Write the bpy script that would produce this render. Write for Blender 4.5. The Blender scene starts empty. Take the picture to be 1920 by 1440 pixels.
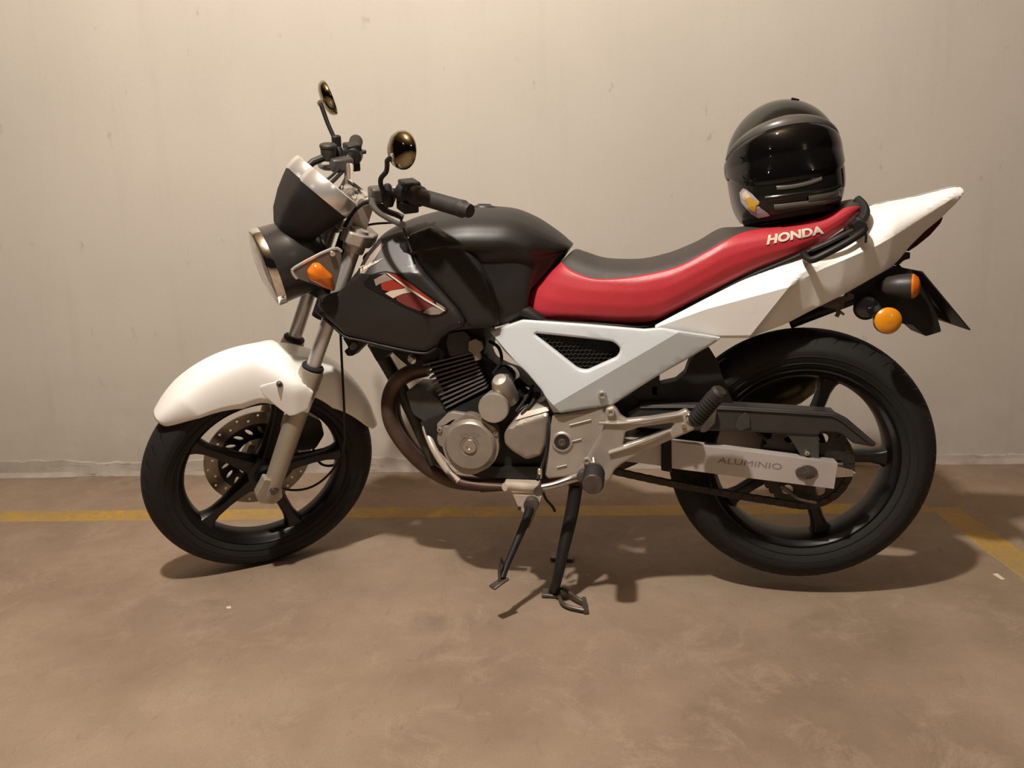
import bpy, bmesh, math
from math import sin, cos, pi, radians, sqrt
from mathutils import Vector, Matrix
from mathutils.bvhtree import BVHTree

SC = bpy.context.scene
COL = SC.collection

# ------------------------------------------------------------------ camera, world, lights
# frame of reference: +x runs along the motorcycle from front to rear, -y is its left (seen) side, z is up
cam_d = bpy.data.cameras.new('camera')
cam = bpy.data.objects.new('camera', cam_d); COL.objects.link(cam)
cam_d.sensor_width = 36.0; cam_d.lens = 1477.9 / 1920 * 36.0; cam_d.clip_start = 0.05
CR = Vector((0.98884, 0.14686, -0.02492)); CF = Vector((-0.14936, 0.96794, -0.20239))
CR = (CR - CF * CR.dot(CF) / CF.dot(CF)).normalized(); CF.normalize(); CU = CR.cross(CF)
m = Matrix((CR, CU, -CF)).transposed().to_4x4(); m.translation = (0.9706, -1.9053, 0.9098)
cam.matrix_world = m
SC.camera = cam

w = bpy.data.worlds.new('garage air'); SC.world = w; w.use_nodes = True
w.node_tree.nodes['Background'].inputs[0].default_value = (1.0, 0.82, 0.66, 1)
w.node_tree.nodes['Background'].inputs[1].default_value = 0.006

def lamp(name, loc, power, radius, col=(1.0, 0.93, 0.84)):
    d = bpy.data.lights.new(name, 'POINT'); d.energy = power; d.shadow_soft_size = radius; d.color = col
    o = bpy.data.objects.new(name, d); o.location = loc; COL.objects.link(o); return o
lamp('ceiling_bulb', (0.36, -1.38, 2.85), 254, 0.055)
lamp('far_bulb', (-3.2, -4.6, 3.1), 9, 0.06)
lamp('aisle_bulb', (4.6, -5.0, 3.1), 30, 0.06)

vs = SC.view_settings
vs.view_transform = 'Standard'; vs.look = 'None'; vs.gamma = 1.0; vs.exposure = 0.42
try: vs.use_curve_mapping = False
except Exception: pass

# ------------------------------------------------------------------ materials
MAT = {}
def mat(name, col, rough=0.5, metal=0.0, noise=0.0, scale=30, bump=0.0, coat=0.0, trans=0.0, spec=None, ior=None):
    m = bpy.data.materials.new(name); m.use_nodes = True; nt = m.node_tree; b = nt.nodes['Principled BSDF']
    b.inputs['Base Color'].default_value = (*col, 1); b.inputs['Roughness'].default_value = rough
    b.inputs['Metallic'].default_value = metal; b.inputs['Coat Weight'].default_value = coat
    b.inputs['Transmission Weight'].default_value = trans
    if spec is not None: b.inputs['Specular IOR Level'].default_value = spec
    if ior: b.inputs['IOR'].default_value = ior
    if noise or bump:
        tc = nt.nodes.new('ShaderNodeTexCoord'); n = nt.nodes.new('ShaderNodeTexNoise')
        n.inputs['Scale'].default_value = scale; n.inputs['Detail'].default_value = 6
        nt.links.new(tc.outputs['Object'], n.inputs['Vector'])
        if noise:
            r = nt.nodes.new('ShaderNodeMapRange'); r.inputs[3].default_value = 1 - noise; r.inputs[4].default_value = 1 + noise * .6
            r.inputs[1].default_value = 0.3; r.inputs[2].default_value = 0.7
            nt.links.new(n.outputs['Fac'], r.inputs[0])
            v = nt.nodes.new('ShaderNodeVectorMath'); v.operation = 'SCALE'; v.inputs[0].default_value = col
            nt.links.new(r.outputs[0], v.inputs['Scale']); nt.links.new(v.outputs[0], b.inputs['Base Color'])
            r2 = nt.nodes.new('ShaderNodeMapRange'); r2.inputs[3].default_value = max(rough - .08, 0.02); r2.inputs[4].default_value = min(rough + .12, 1)
            nt.links.new(n.outputs['Fac'], r2.inputs[0]); nt.links.new(r2.outputs[0], b.inputs['Roughness'])
        if bump:
            n2 = nt.nodes.new('ShaderNodeTexNoise'); n2.inputs['Scale'].default_value = scale * 12; n2.inputs['Detail'].default_value = 3
            nt.links.new(tc.outputs['Object'], n2.inputs['Vector'])
            bp = nt.nodes.new('ShaderNodeBump'); bp.inputs['Strength'].default_value = bump; bp.inputs['Distance'].default_value = 0.0008
            nt.links.new(n2.outputs['Fac'], bp.inputs['Height']); nt.links.new(bp.outputs[0], b.inputs['Normal'])
    MAT[name] = m; return m
mat('white_paint', (0.95, 0.935, 0.895), 0.28, coat=0.3, noise=0.03, scale=6)
mat('silver_paint', (0.60, 0.64, 0.66), 0.3, metal=0.0, coat=0.4, noise=0.03, scale=6)
mat('tank_black', (0.016, 0.0135, 0.0125), 0.42, noise=0.12, scale=8, bump=0.1)
mat('shroud_black', (0.022, 0.0185, 0.0175), 0.38, noise=0.12, scale=8, bump=0.1)
mat('black_plastic', (0.008, 0.007, 0.0065), 0.5, noise=0.2, scale=20, bump=0.2)
mat('grey_plastic', (0.035, 0.032, 0.028), 0.45, noise=0.2, scale=14, bump=0.2)
mat('gloss_black', (0.012, 0.012, 0.012), 0.14, coat=0.5)
mat('wheel_black', (0.0035, 0.0035, 0.004), 0.36, noise=0.25, scale=14)
mat('rubber', (0.0085, 0.0075, 0.007), 0.75, noise=0.25, scale=22, bump=0.3)
mat('grip_rubber', (0.028, 0.024, 0.021), 0.62, noise=0.2, scale=40, bump=0.3)
mat('seat_red', (0.47, 0.032, 0.044), 0.42, noise=0.06, scale=10, bump=0.35)
mat('seat_black', (0.046, 0.039, 0.034), 0.6, noise=0.12, scale=16, bump=0.5)
mat('bezel_silver', (0.86, 0.83, 0.78), 0.24, metal=0.72)
mat('headlight_grey', (0.030, 0.027, 0.025), 0.28, coat=0.3)
mat('lever_grey', (0.06, 0.054, 0.048), 0.4)
mat('chrome', (0.86, 0.84, 0.80), 0.08, metal=1.0)
mat('brushed_steel', (0.62, 0.60, 0.57), 0.25, metal=1.0, noise=0.12, scale=30)
mat('fork_chrome', (0.62, 0.60, 0.57), 0.30, metal=0.6)
mat('cast_aluminium', (0.48, 0.43, 0.375), 0.36, metal=0.55, noise=0.12, scale=18, bump=0.2)
mat('engine_grey', (0.37, 0.32, 0.27), 0.40, metal=0.55, noise=0.2, scale=16, bump=0.25)
mat('swingarm_alloy', (0.54, 0.50, 0.47), 0.36, metal=0.35, noise=0.10, scale=9)
mat('fork_grey', (0.40, 0.35, 0.28), 0.42, metal=0.45, noise=0.12, scale=16)
mat('fin_grey', (0.135, 0.125, 0.105), 0.5, metal=0.4, noise=0.25, scale=20)
mat('engine_dark', (0.014, 0.0135, 0.012), 0.55, metal=0.2, noise=0.4, scale=12, bump=0.3)
mat('frame_grey', (0.055, 0.056, 0.046), 0.5, metal=0.2, noise=0.25, scale=14)
mat('rusty_pipe', (0.11, 0.068, 0.052), 0.5, metal=0.45, noise=0.4, scale=14, bump=0.3)
mat('pale_pipe', (0.62, 0.53, 0.44), 0.42, metal=0.3, noise=0.15, scale=14)
mat('muffler_metal', (0.10, 0.10, 0.065), 0.3, metal=0.8, noise=0.2, scale=8)
mat('disc_steel', (0.33, 0.28, 0.22), 0.38, metal=0.9, noise=0.3, scale=30)
mat('chain_steel', (0.055, 0.047, 0.04), 0.5, metal=0.6, noise=0.3, scale=60)
mat('oily_steel', (0.15, 0.13, 0.11), 0.4, metal=0.7, noise=0.4, scale=30)
mat('orange_lens', (0.70, 0.17, 0.008), 0.25, coat=0.3, noise=0.1, scale=30)
mat('amber_lens', (0.72, 0.27, 0.01), 0.16, coat=0.5, noise=0.08, scale=30)
mat('red_lens', (0.05, 0.004, 0.008), 0.3)
mat('clear_lens', (1, 1, 1), 0.02, trans=1.0, ior=1.3)
mat('visor_black', (0.003, 0.003, 0.003), 0.04)
mat('helmet_black', (0.007, 0.007, 0.006), 0.2)
mat('helmet_grey', (0.085, 0.077, 0.066), 0.32)
mat('helmet_lining', (0.02, 0.02, 0.02), 0.9)
mat('letter_white', (0.72, 0.62, 0.50), 0.45)
mat('letter_grey', (0.32, 0.28, 0.25), 0.5)
mat('stay_grey', (0.16, 0.14, 0.12), 0.35, coat=0.3)
mat('letter_dark', (0.22, 0.185, 0.155), 0.6)
mat('decal_red', (0.30, 0.036, 0.022), 0.35)
mat('decal_wine', (0.17, 0.035, 0.030), 0.35)
mat('decal_grey', (0.28, 0.22, 0.18), 0.35)
mat('decal_dark', (0.006, 0.006, 0.005), 0.4)
mat('decal_cream', (0.62, 0.52, 0.40), 0.4)
mat('sticker_lilac', (0.42, 0.36, 0.42), 0.45)
mat('sticker_yellow', (0.62, 0.36, 0.03), 0.45)
mat('sticker_cream', (0.72, 0.62, 0.48), 0.45)
mat('mirror_back_reflection', (0.36, 0.31, 0.19), 0.07, metal=1.0)  # chrome back; the yellowish surroundings it reflects are put into the colour
mat('dial_face', (0.7, 0.68, 0.62), 0.4)

# ------------------------------------------------------------------ mesh helpers
RAKE_AX = Vector((sin(radians(26)), 0, cos(radians(26))))
A0 = Vector((-0.098, 0, 0))
STEER = Matrix.Translation((0, 0, -0.00567)) @ Matrix.Translation(A0) @ Matrix.Rotation(0.7009, 4, RAKE_AX) @ Matrix.Translation(-A0)

def finish(bm, name, material, parent=None, front=False, smooth=32, bevel=0.0, seg=2, label=None, kind=None):
    if front: bm.transform(STEER)
    bmesh.ops.remove_doubles(bm, verts=bm.verts, dist=1e-6)
    bmesh.ops.recalc_face_normals(bm, faces=bm.faces)
    if smooth:
        for f in bm.faces: f.smooth = True
        lim = radians(smooth)
        for e in bm.edges:
            if len(e.link_faces) == 2 and e.calc_face_angle(0) > lim: e.smooth = False
    me = bpy.data.meshes.new(name); bm.to_mesh(me); bm.free()
    mats = material if isinstance(material, (list, tuple)) else [material]
    for x in mats: me.materials.append(MAT[x] if isinstance(x, str) else x)
    o = bpy.data.objects.new(name, me); COL.objects.link(o)
    if parent is not None: o.parent = parent
    if bevel:
        b = o.modifiers.new('bevel', 'BEVEL'); b.width = bevel; b.segments = seg; b.limit_method = 'ANGLE'; b.angle_limit = radians(35)
        b.harden_normals = False
    if label: o['label'] = label
    if kind: o['kind'] = kind
    return o

def catmull(pts, n=4, closed=False):
    pts = [Vector(p) for p in pts]; N = len(pts); out = []
    rng = range(N) if closed else range(N - 1)
    for i in rng:
        if closed: a, b, c, d = pts[i - 1], pts[i], pts[(i + 1) % N], pts[(i + 2) % N]
        else: a, b, c, d = pts[max(i - 1, 0)], pts[i], pts[i + 1], pts[min(i + 2, N - 1)]
        for k in range(n):
            t = k / n
            out.append(0.5 * ((2 * b) + (c - a) * t + (2 * a - 5 * b + 4 * c - d) * t * t + (3 * b - a - 3 * c + d) * t ** 3))
    if not closed: out.append(pts[-1])
    return out

def fillet(pts, r, n=4):
    """round every corner of a closed 2-D outline by radius r"""
    P = [Vector(p) for p in pts]; N = len(P); out = []
    for i in range(N):
        a, b, c = P[i - 1], P[i], P[(i + 1) % N]
        u = a - b; v = c - b; lu = u.length; lv = v.length
        if lu < 1e-6 or lv < 1e-6: continue
        d = min(r, lu * .45, lv * .45); p0 = b + u / lu * d; p1 = b + v / lv * d
        for k in range(n + 1):
            t = k / n; out.append(p0 * (1 - t) ** 2 + b * 2 * t * (1 - t) + p1 * t * t)
    return out

def basis(d):
    d = Vector(d).normalized(); up = Vector((0, 0, 1)) if abs(d.z) < .9 else Vector((1, 0, 0))
    a = d.cross(up).normalized(); return a, d.cross(a).normalized()

def add_tube(bm, pts, r, seg=12, caps=True, smoothn=0, closed=False):
    pts = [Vector(p) for p in pts]
    if smoothn: 
        rr = r if isinstance(r, (list, tuple)) else None
        if rr: r = [x.x for x in catmull([Vector((q, 0, 0)) for q in rr], smoothn, closed)]
        pts = catmull(pts, smoothn, closed)
    N = len(pts); R = r if isinstance(r, (list, tuple)) else [r] * N
    rings = []; prev = None
    for i, p in enumerate(pts):
        if closed: t = pts[(i + 1) % N] - pts[i - 1]
        else: t = pts[min(i + 1, N - 1)] - pts[max(i - 1, 0)]
        t.normalize()
        if prev is None: a, b = basis(t)
        else:
            a = prev - t * prev.dot(t)
            if a.length < 1e-6: a, b = basis(t)
            a.normalize(); b = t.cross(a)
        prev = a
        rings.append([bm.verts.new(p + (a * cos(2 * pi * k / seg) + b * sin(2 * pi * k / seg)) * R[i]) for k in range(seg)])
    rg = range(N) if closed else range(N - 1)
    for i in rg:
        A, B = rings[i], rings[(i + 1) % N]
        for k in range(seg): bm.faces.new((A[k], A[(k + 1) % seg], B[(k + 1) % seg], B[k]))
    if caps and not closed:
        bm.faces.new(rings[0][::-1]); bm.faces.new(rings[-1])
    return bm

def tube(pts, r, seg=12, caps=True, smoothn=0, closed=False):
    return add_tube(bmesh.new(), pts, r, seg, caps, smoothn, closed)

def add_lathe(bm, prof, c, axis=(0, -1, 0), seg=48, caps=False, ang=(0, 2 * pi)):
    """prof: (distance along the axis, radius); c: centre; axis points along increasing distance"""
    ax = Vector(axis).normalized(); a, b = basis(ax); c = Vector(c); rings = []
    full = abs(ang[1] - ang[0] - 2 * pi) < 1e-6; n = seg if full else seg + 1
    for (h, r) in prof:
        rings.append([bm.verts.new(c + ax * h + (a * cos(ang[0] + (ang[1] - ang[0]) * k / seg) + b * sin(ang[0] + (ang[1] - ang[0]) * k / seg)) * max(r, 1e-5)) for k in range(n)])
    for i in range(len(rings) - 1):
        for k in range(seg):
            k2 = (k + 1) % n
            bm.faces.new((rings[i][k], rings[i][k2], rings[i + 1][k2], rings[i + 1][k]))
    if caps:
        bm.faces.new(rings[0]); bm.faces.new(rings[-1])
    return bm

def lathe(prof, c, axis=(0, -1, 0), seg=48, caps=False, ang=(0, 2 * pi)):
    return add_lathe(bmesh.new(), prof, c, axis, seg, caps, ang)

def flat(bm_, outline, holes=(), y=0.0):
    edges = []
    for loop in [outline] + list(holes):
        loop = [p for i, p in enumerate(loop) if (Vector(p[:2]) - Vector(loop[i - 1][:2])).length > 2e-4]
        vs = [bm_.verts.new((p[0], y, p[1])) for p in loop]
        for i in range(len(vs)): edges.append(bm_.edges.new((vs[i], vs[(i + 1) % len(vs)])))
    r = bmesh.ops.triangle_fill(bm_, edges=edges, use_beauty=True, use_dissolve=False)
    return [g for g in r['geom'] if isinstance(g, bmesh.types.BMFace)]

def prism(outline, y0, y1, holes=(), M=None, bm=None):
    """2-D outline (x,z) given thickness from y0 to y1"""
    b = bmesh.new(); flat(b, outline, holes, y0)
    b.normal_update()
    r = bmesh.ops.extrude_face_region(b, geom=list(b.faces))
    bmesh.ops.translate(b, vec=(0, y1 - y0, 0), verts=[v for v in r['geom'] if isinstance(v, bmesh.types.BMVert)])
    if M is not None: b.transform(M)
    if bm is not None:
        me = bpy.data.meshes.new('t'); b.to_mesh(me); b.free(); bm.from_mesh(me); bpy.data.meshes.remove(me); return bm
    return b

def segdist(p, loop, skip=()):
    best = 9; N = len(loop); x, z = p
    for i in range(N):
        if i in skip: continue
        ax, az = loop[i][0], loop[i][1]; bx, bz = loop[(i + 1) % N][0], loop[(i + 1) % N][1]
        dx, dz = bx - ax, bz - az; L = dx * dx + dz * dz
        t = 0 if L == 0 else max(0, min(1, ((x - ax) * dx + (z - az) * dz) / L))
        q = (x - ax - t * dx) ** 2 + (z - az - t * dz) ** 2
        if q < best: best = q
    return sqrt(best)

def panel(outline, vf, thick=0.004, holes=(), grid=0.012, R=0.01, amt=None, holeR=None, creases=(), inset=True):
    """moulded panel: outline in (x,z), outer surface y = vf(x,z), edges rolled over with radius R"""
    outline = [tuple(p) for p in outline]; holes = [[tuple(p) for p in h] for h in holes]
    b = bmesh.new(); flat(b, outline, holes); b.normal_update()
    if R and inset:                           # extra rows close to the rim
        core = list(b.faces)
        for th in (R * .12, R * .28, R * .6):
            bmesh.ops.inset_region(b, faces=core, thickness=th, use_even_offset=False, use_boundary=True)
            core = [f for f in core if f.is_valid]
    for p0, p1 in creases:
        d = Vector((p1[0] - p0[0], 0, p1[1] - p0[1])).normalized()
        bmesh.ops.bisect_plane(b, geom=list(b.verts) + list(b.edges) + list(b.faces), plane_co=(p0[0], 0, p0[1]), plane_no=(d.z, 0, -d.x))
    xs = [p[0] for p in outline]; zs = [p[1] for p in outline]
    for lo, hi, ax in ((min(xs), max(xs), 0), (min(zs), max(zs), 2)):
        n = int((hi - lo) / grid)
        for i in range(1, n + 1):
            co = [0, 0, 0]; co[ax] = lo + i * (hi - lo) / (n + 1); no = [0, 0, 0]; no[ax] = 1
            bmesh.ops.bisect_plane(b, geom=list(b.verts) + list(b.edges) + list(b.faces), plane_co=co, plane_no=no)
    a = amt if amt is not None else R
    for v in b.verts:
        x, z = v.co.x, v.co.z; y = vf(x, z)
        if R:
            d = segdist((x, z), outline)
            if d < R: t = 1 - d / R; y += a * (1 - sqrt(max(0, 1 - t * t)))
        if holeR:
            for h in holes:
                d = segdist((x, z), h)
                if d < holeR: t = 1 - d / holeR; y += holeR * (1 - sqrt(max(0, 1 - t * t)))
        v.co.y = y
    b.normal_update()
    r = bmesh.ops.extrude_face_region(b, geom=list(b.faces))
    bmesh.ops.translate(b, vec=(0, thick, 0), verts=[v for v in r['geom'] if isinstance(v, bmesh.types.BMVert)])
    return b

def mirror_y(o, name=None, parent=None):
    """the same part on the far (right) side of the bike"""
    me = o.data.copy(); b = bmesh.new(); b.from_mesh(me); b.transform(Matrix.Scale(-1, 4, (0, 1, 0)))
    bmesh.ops.reverse_faces(b, faces=b.faces); b.to_mesh(me); b.free()
    c = bpy.data.objects.new(name or o.name.split('.')[0], me); COL.objects.link(c); c.parent = parent or o.parent
    for md in o.modifiers:
        if md.type == 'BEVEL':
            n = c.modifiers.new('bevel', 'BEVEL'); n.width = md.width; n.segments = md.segments; n.limit_method = 'ANGLE'; n.angle_limit = md.angle_limit
    return c

def loft(stations, prof, n=5, s0=None, s1=None, out=0.0, ns=28, both=True, wfun=None):
    """stations: (top(x,z), bottom(x,z), halfwidth[, seam]) ; prof: [(s, fraction)] ; s0/s1: range of s to build per station index"""
    keys = [Vector((a[0], a[1], b[0])) for a, b, *r in stations]
    T = catmull([Vector((a[0], a[1], 0)) for a, *r in stations], n)
    B = catmull([Vector((s[1][0], s[1][1], 0)) for s in stations], n)
    H = catmull([Vector((s[2], (s[3] if len(s) > 3 else 0), 0)) for s in stations], n)
    def f(s):
        for i in range(len(prof) - 1):
            if s <= prof[i + 1][0]:
                t = (s - prof[i][0]) / (prof[i + 1][0] - prof[i][0]); t2 = t
                return prof[i][1] * (1 - t2) + prof[i + 1][1] * t2
        return prof[-1][1]
    b = bmesh.new(); rows = []
    for i in range(len(T)):
        a0 = (s0 if not callable(s0) else s0(H[i].y)) or 0.0
        a1 = (s1 if not callable(s1) else s1(H[i].y)) if s1 is not None else 1.0
        row = []
        for k in range(ns + 1):
            q = k / ns
            if a0 == 0: q = q ** 1.6
            s = a0 + (a1 - a0) * q
            p = T[i].lerp(B[i], s); row.append((p.x, H[i].x * f(s) + out, p.y))
        rows.append(row)
    sides = (-1, 1) if both else (-1,)
    allrows = []
    for i, row in enumerate(rows):
        near = [b.verts.new((x, -h, z)) for x, h, z in row]
        far = [b.verts.new((x, h, z)) for x, h, z in row] if both else []
        allrows.append(near[::-1] + far[0 if s0 else 0:] if both else near[::-1])
    m = len(allrows[0])
    for i in range(len(allrows) - 1):
        for k in range(m - 1): b.faces.new((allrows[i][k], allrows[i][k + 1], allrows[i + 1][k + 1], allrows[i + 1][k]))
        if both: b.faces.new((allrows[i][-1], allrows[i][0], allrows[i + 1][0], allrows[i + 1][-1]))
    if both:
        b.faces.new(allrows[0][::-1]); b.faces.new(allrows[-1])
    return b

def bvh_of(objs):
    vs, fs = [], []
    for o in objs:
        k = len(vs); vs += [v.co.copy() for v in o.data.vertices]; fs += [[k + i for i in p.vertices] for p in o.data.polygons]
    return BVHTree.FromPolygons(vs, fs)

def text_mesh(txt, bold=0.0, extr=0.0, shear=0.0, spacing=1.0):
    c = bpy.data.curves.new('t', 'FONT'); c.body = txt; c.size = 1; c.offset = bold; c.extrude = extr; c.shear = shear; c.space_character = spacing
    c.resolution_u = 4
    o = bpy.data.objects.new('t', c); COL.objects.link(o); dg = bpy.context.evaluated_depsgraph_get(); dg.update()
    me = bpy.data.meshes.new_from_object(o.evaluated_get(dg)); bpy.data.objects.remove(o); bpy.data.curves.remove(c)
    b = bmesh.new(); b.from_mesh(me); bpy.data.meshes.remove(me); return b

def lettering(txt, quad, target, name, material, parent, off=0.0008, label=None, bold=0.02, shear=0.2, front=False):
    """letters spread over the quad (bl, br, tr, tl in (x,z)) and laid on the outer (-y) surface of target"""
    b = text_mesh(txt, bold=bold, shear=shear)
    bmesh.ops.triangulate(b, faces=b.faces); bmesh.ops.subdivide_edges(b, edges=[e for e in b.edges if e.calc_length() > .25], cuts=2)
    xs = [v.co.x for v in b.verts]; ys = [v.co.y for v in b.verts]; x0, x1, y0, y1 = min(xs), max(xs), min(ys), max(ys)
    q = [Vector(p) for p in quad]; t = bvh_of(target) if not callable(target) else None
    for v in b.verts:
        a = (v.co.x - x0) / (x1 - x0); c = (v.co.y - y0) / (y1 - y0)
        p = (q[0] * (1 - a) + q[1] * a) * (1 - c) + (q[3] * (1 - a) + q[2] * a) * c
        if t is None: y = target(p.x, p.y)
        else:
            h = t.ray_cast(Vector((p.x, -1.5, p.y)), Vector((0, 1, 0)))
            y = h[0].y if h[0] else -0.12
        v.co = (p.x, y - off, p.y)
    return finish(b, name, material, parent, front=front, smooth=0, label=label)

def decal(outline, target, name, material, parent, off=0.001, label=None, grid=0.012):
    """thin printed or stuck-on patch draped on the outer surface of target"""
    b = bmesh.new(); flat(b, [tuple(p) for p in outline])
    xs = [p[0] for p in outline]; zs = [p[1] for p in outline]
    for lo, hi, ax in ((min(xs), max(xs), 0), (min(zs), max(zs), 2)):
        n = int((hi - lo) / grid)
        for i in range(1, n + 1):
            co = [0, 0, 0]; co[ax] = lo + i * (hi - lo) / (n + 1); no = [0, 0, 0]; no[ax] = 1
            bmesh.ops.bisect_plane(b, geom=list(b.verts) + list(b.edges) + list(b.faces), plane_co=co, plane_no=no)
    t = bvh_of(target) if not callable(target) else None
    for v in b.verts:
        if t is None: v.co.y = target(v.co.x, v.co.z) - off
        else:
            h = t.ray_cast(Vector((v.co.x, -1.5, v.co.z)), Vector((0, 1, 0)))
            v.co.y = (h[0].y if h[0] else -0.12) - off
    b.normal_update()
    r = bmesh.ops.extrude_face_region(b, geom=list(b.faces))
    bmesh.ops.translate(b, vec=(0, off * .7, 0), verts=[v for v in r['geom'] if isinstance(v, bmesh.types.BMVert)])
    return finish(b, name, material, parent, label=label)

def bolt(x, z, y, r, parent, material='brushed_steel', front=False, name='bolt', depth=0.006, dark='black_plastic'):
    prof = [(-.004, r * .95), (0, r), (depth * .7, r), (depth, r * .85), (depth, r * .5), (depth * .45, r * .45), (depth * .45, 0.0)]
    return finish(lathe(prof, (x, y, z), seg=18), name, material, parent, front=front)

def box(c, s, M=None, bm=None):
    b = bm or bmesh.new(); r = bmesh.ops.create_cube(b, size=1)
    for v in r['verts']:
        v.co = Vector((v.co.x * s[0], v.co.y * s[1], v.co.z * s[2]))
        if M is not None: v.co = M @ v.co
        v.co += Vector(c)
    return b

def hexa(a, b_, h, w_, up=(0, 0, 1)):
    """box from point a to point b_, h high, w_ wide"""
    a, b_ = Vector(a), Vector(b_); d = b_ - a; L = d.length; d.normalize(); u = Vector(up); s = d.cross(u).normalized(); u = s.cross(d)
    M = Matrix((d, s, u)).transposed()
    return box((a + b_) / 2, (L, w_, h), M)

# ------------------------------------------------------------------ the setting
def surface_material(name, build):
    m = bpy.data.materials.new(name); m.use_nodes = True; build(m.node_tree, m.node_tree.nodes['Principled BSDF']); MAT[name] = m; return m

def N(nt, t, **k):
    n = nt.nodes.new(t)
    for a, v in k.items():
        if a == 'ins':
            for i, x in v.items(): n.inputs[i].default_value = x
        else: setattr(n, a, v)
    return n

def noise(nt, vec, scale, detail=5, rough=.6, dist=0):
    n = N(nt, 'ShaderNodeTexNoise', ins={'Scale': scale, 'Detail': detail, 'Roughness': rough, 'Distortion': dist}); nt.links.new(vec, n.inputs['Vector']); return n.outputs['Fac']

def ramp(nt, fac, a, b, lo=0.0, hi=1.0):
    r = N(nt, 'ShaderNodeMapRange', ins={1: a, 2: b, 3: lo, 4: hi}); nt.links.new(fac, r.inputs[0]); return r.outputs[0]

def mixc(nt, fac, A, B, blend='MIX'):
    x = N(nt, 'ShaderNodeMix', data_type='RGBA', blend_type=blend)
    for sock, val in ((x.inputs[0], fac), (x.inputs[6], A), (x.inputs[7], B)):
        if isinstance(val, bpy.types.NodeSocket): nt.links.new(val, sock)
        elif isinstance(val, tuple): sock.default_value = (*val, 1)
        else: sock.default_value = val
    return x.outputs[2]

def mul(nt, a, b):
    x = N(nt, 'ShaderNodeMath', operation='MULTIPLY')
    for i, v in enumerate((a, b)):
        if isinstance(v, bpy.types.NodeSocket): nt.links.new(v, x.inputs[i])
        else: x.inputs[i].default_value = v
    return x.outputs[0]

def scaled(nt, vec, s):
    x = N(nt, 'ShaderNodeVectorMath', operation='MULTIPLY'); nt.links.new(vec, x.inputs[0]); x.inputs[1].default_value = s; return x.outputs[0]

def floor_nodes(nt, b):
    tc = N(nt, 'ShaderNodeTexCoord'); v = tc.outputs['Object']
    c = mixc(nt, ramp(nt, noise(nt, v, 1.7, 6, .65), .35, .68), (0.225, 0.160, 0.108), (0.365, 0.272, 0.194))
    c = mixc(nt, mul(nt, ramp(nt, noise(nt, v, 6.5, 10, .8, .6), .52, .64), .6), c, (0.39, 0.30, 0.215))
    c = mixc(nt, mul(nt, ramp(nt, noise(nt, v, 3.3, 5, .6), .62, .72), .4), c, (0.145, 0.104, 0.072))
    c = mixc(nt, mul(nt, ramp(nt, noise(nt, scaled(nt, v, (26, 9, 9)), 1.3, 5, .7, 1.2), .60, .72), .45), c, (0.17, 0.12, 0.082))
    c = mixc(nt, mul(nt, ramp(nt, noise(nt, v, 260, 2, .8), .35, .7), .28), c, (0.14, 0.10, 0.07))
    nt.links.new(c, b.inputs['Base Color'])
    b.inputs['Roughness'].default_value = 0.78
    bp = N(nt, 'ShaderNodeBump', ins={'Strength': 0.5, 'Distance': 0.004})
    nt.links.new(noise(nt, v, 14, 12, .8), bp.inputs['Height']); nt.links.new(bp.outputs[0], b.inputs['Normal'])
surface_material('concrete_floor', floor_nodes)

def wall_nodes(nt, b):
    tc = N(nt, 'ShaderNodeTexCoord'); v = tc.outputs['Object']
    c = mixc(nt, ramp(nt, noise(nt, v, 1.1, 4, .5), .35, .65), (0.545, 0.497, 0.433), (0.60, 0.548, 0.480))
    st = noise(nt, scaled(nt, v, (13, 1, 1.0)), 1.0, 4, .6)
    c = mixc(nt, mul(nt, ramp(nt, st, .56, .75), .13), c, (0.33, 0.285, 0.235))
    # small dark blotches
    bl = mul(nt, ramp(nt, noise(nt, scaled(nt, v, (1.4, 1, .8)), 12.5, 4, .62), .645, .76), ramp(nt, noise(nt, v, 1.4, 2, .5), .40, .54))
    c = mixc(nt, mul(nt, bl, .55), c, (0.17, 0.135, 0.10))
    # thin vertical drip marks
    dr = mul(nt, ramp(nt, noise(nt, scaled(nt, v, (60, 1, 5)), 1.0, 4, .7), .68, .78), ramp(nt, noise(nt, v, 1.8, 2, .5), .45, .6))
    c = mixc(nt, mul(nt, dr, .55), c, (0.19, 0.155, 0.12))
    # mottled tone, darker towards the floor
    sp = N(nt, 'ShaderNodeSeparateXYZ'); nt.links.new(v, sp.inputs[0])
    low = ramp(nt, sp.outputs[2], 0.0, 0.45, 1.0, 0.0)
    c = mixc(nt, mul(nt, low, mul(nt, ramp(nt, noise(nt, v, 7, 6, .7), .3, .7), .5)), c, (0.36, 0.30, 0.245))
    c = mixc(nt, mul(nt, ramp(nt, noise(nt, v, 220, 2, .8), .4, .7), .14), c, (0.30, 0.26, 0.22))
    nt.links.new(c, b.inputs['Base Color']); b.inputs['Roughness'].default_value = 0.7
    bp = N(nt, 'ShaderNodeBump', ins={'Strength': 0.35, 'Distance': 0.003})
    nt.links.new(noise(nt, v, 10, 8, .7), bp.inputs['Height']); nt.links.new(bp.outputs[0], b.inputs['Normal'])
surface_material('painted_wall', wall_nodes)

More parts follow.
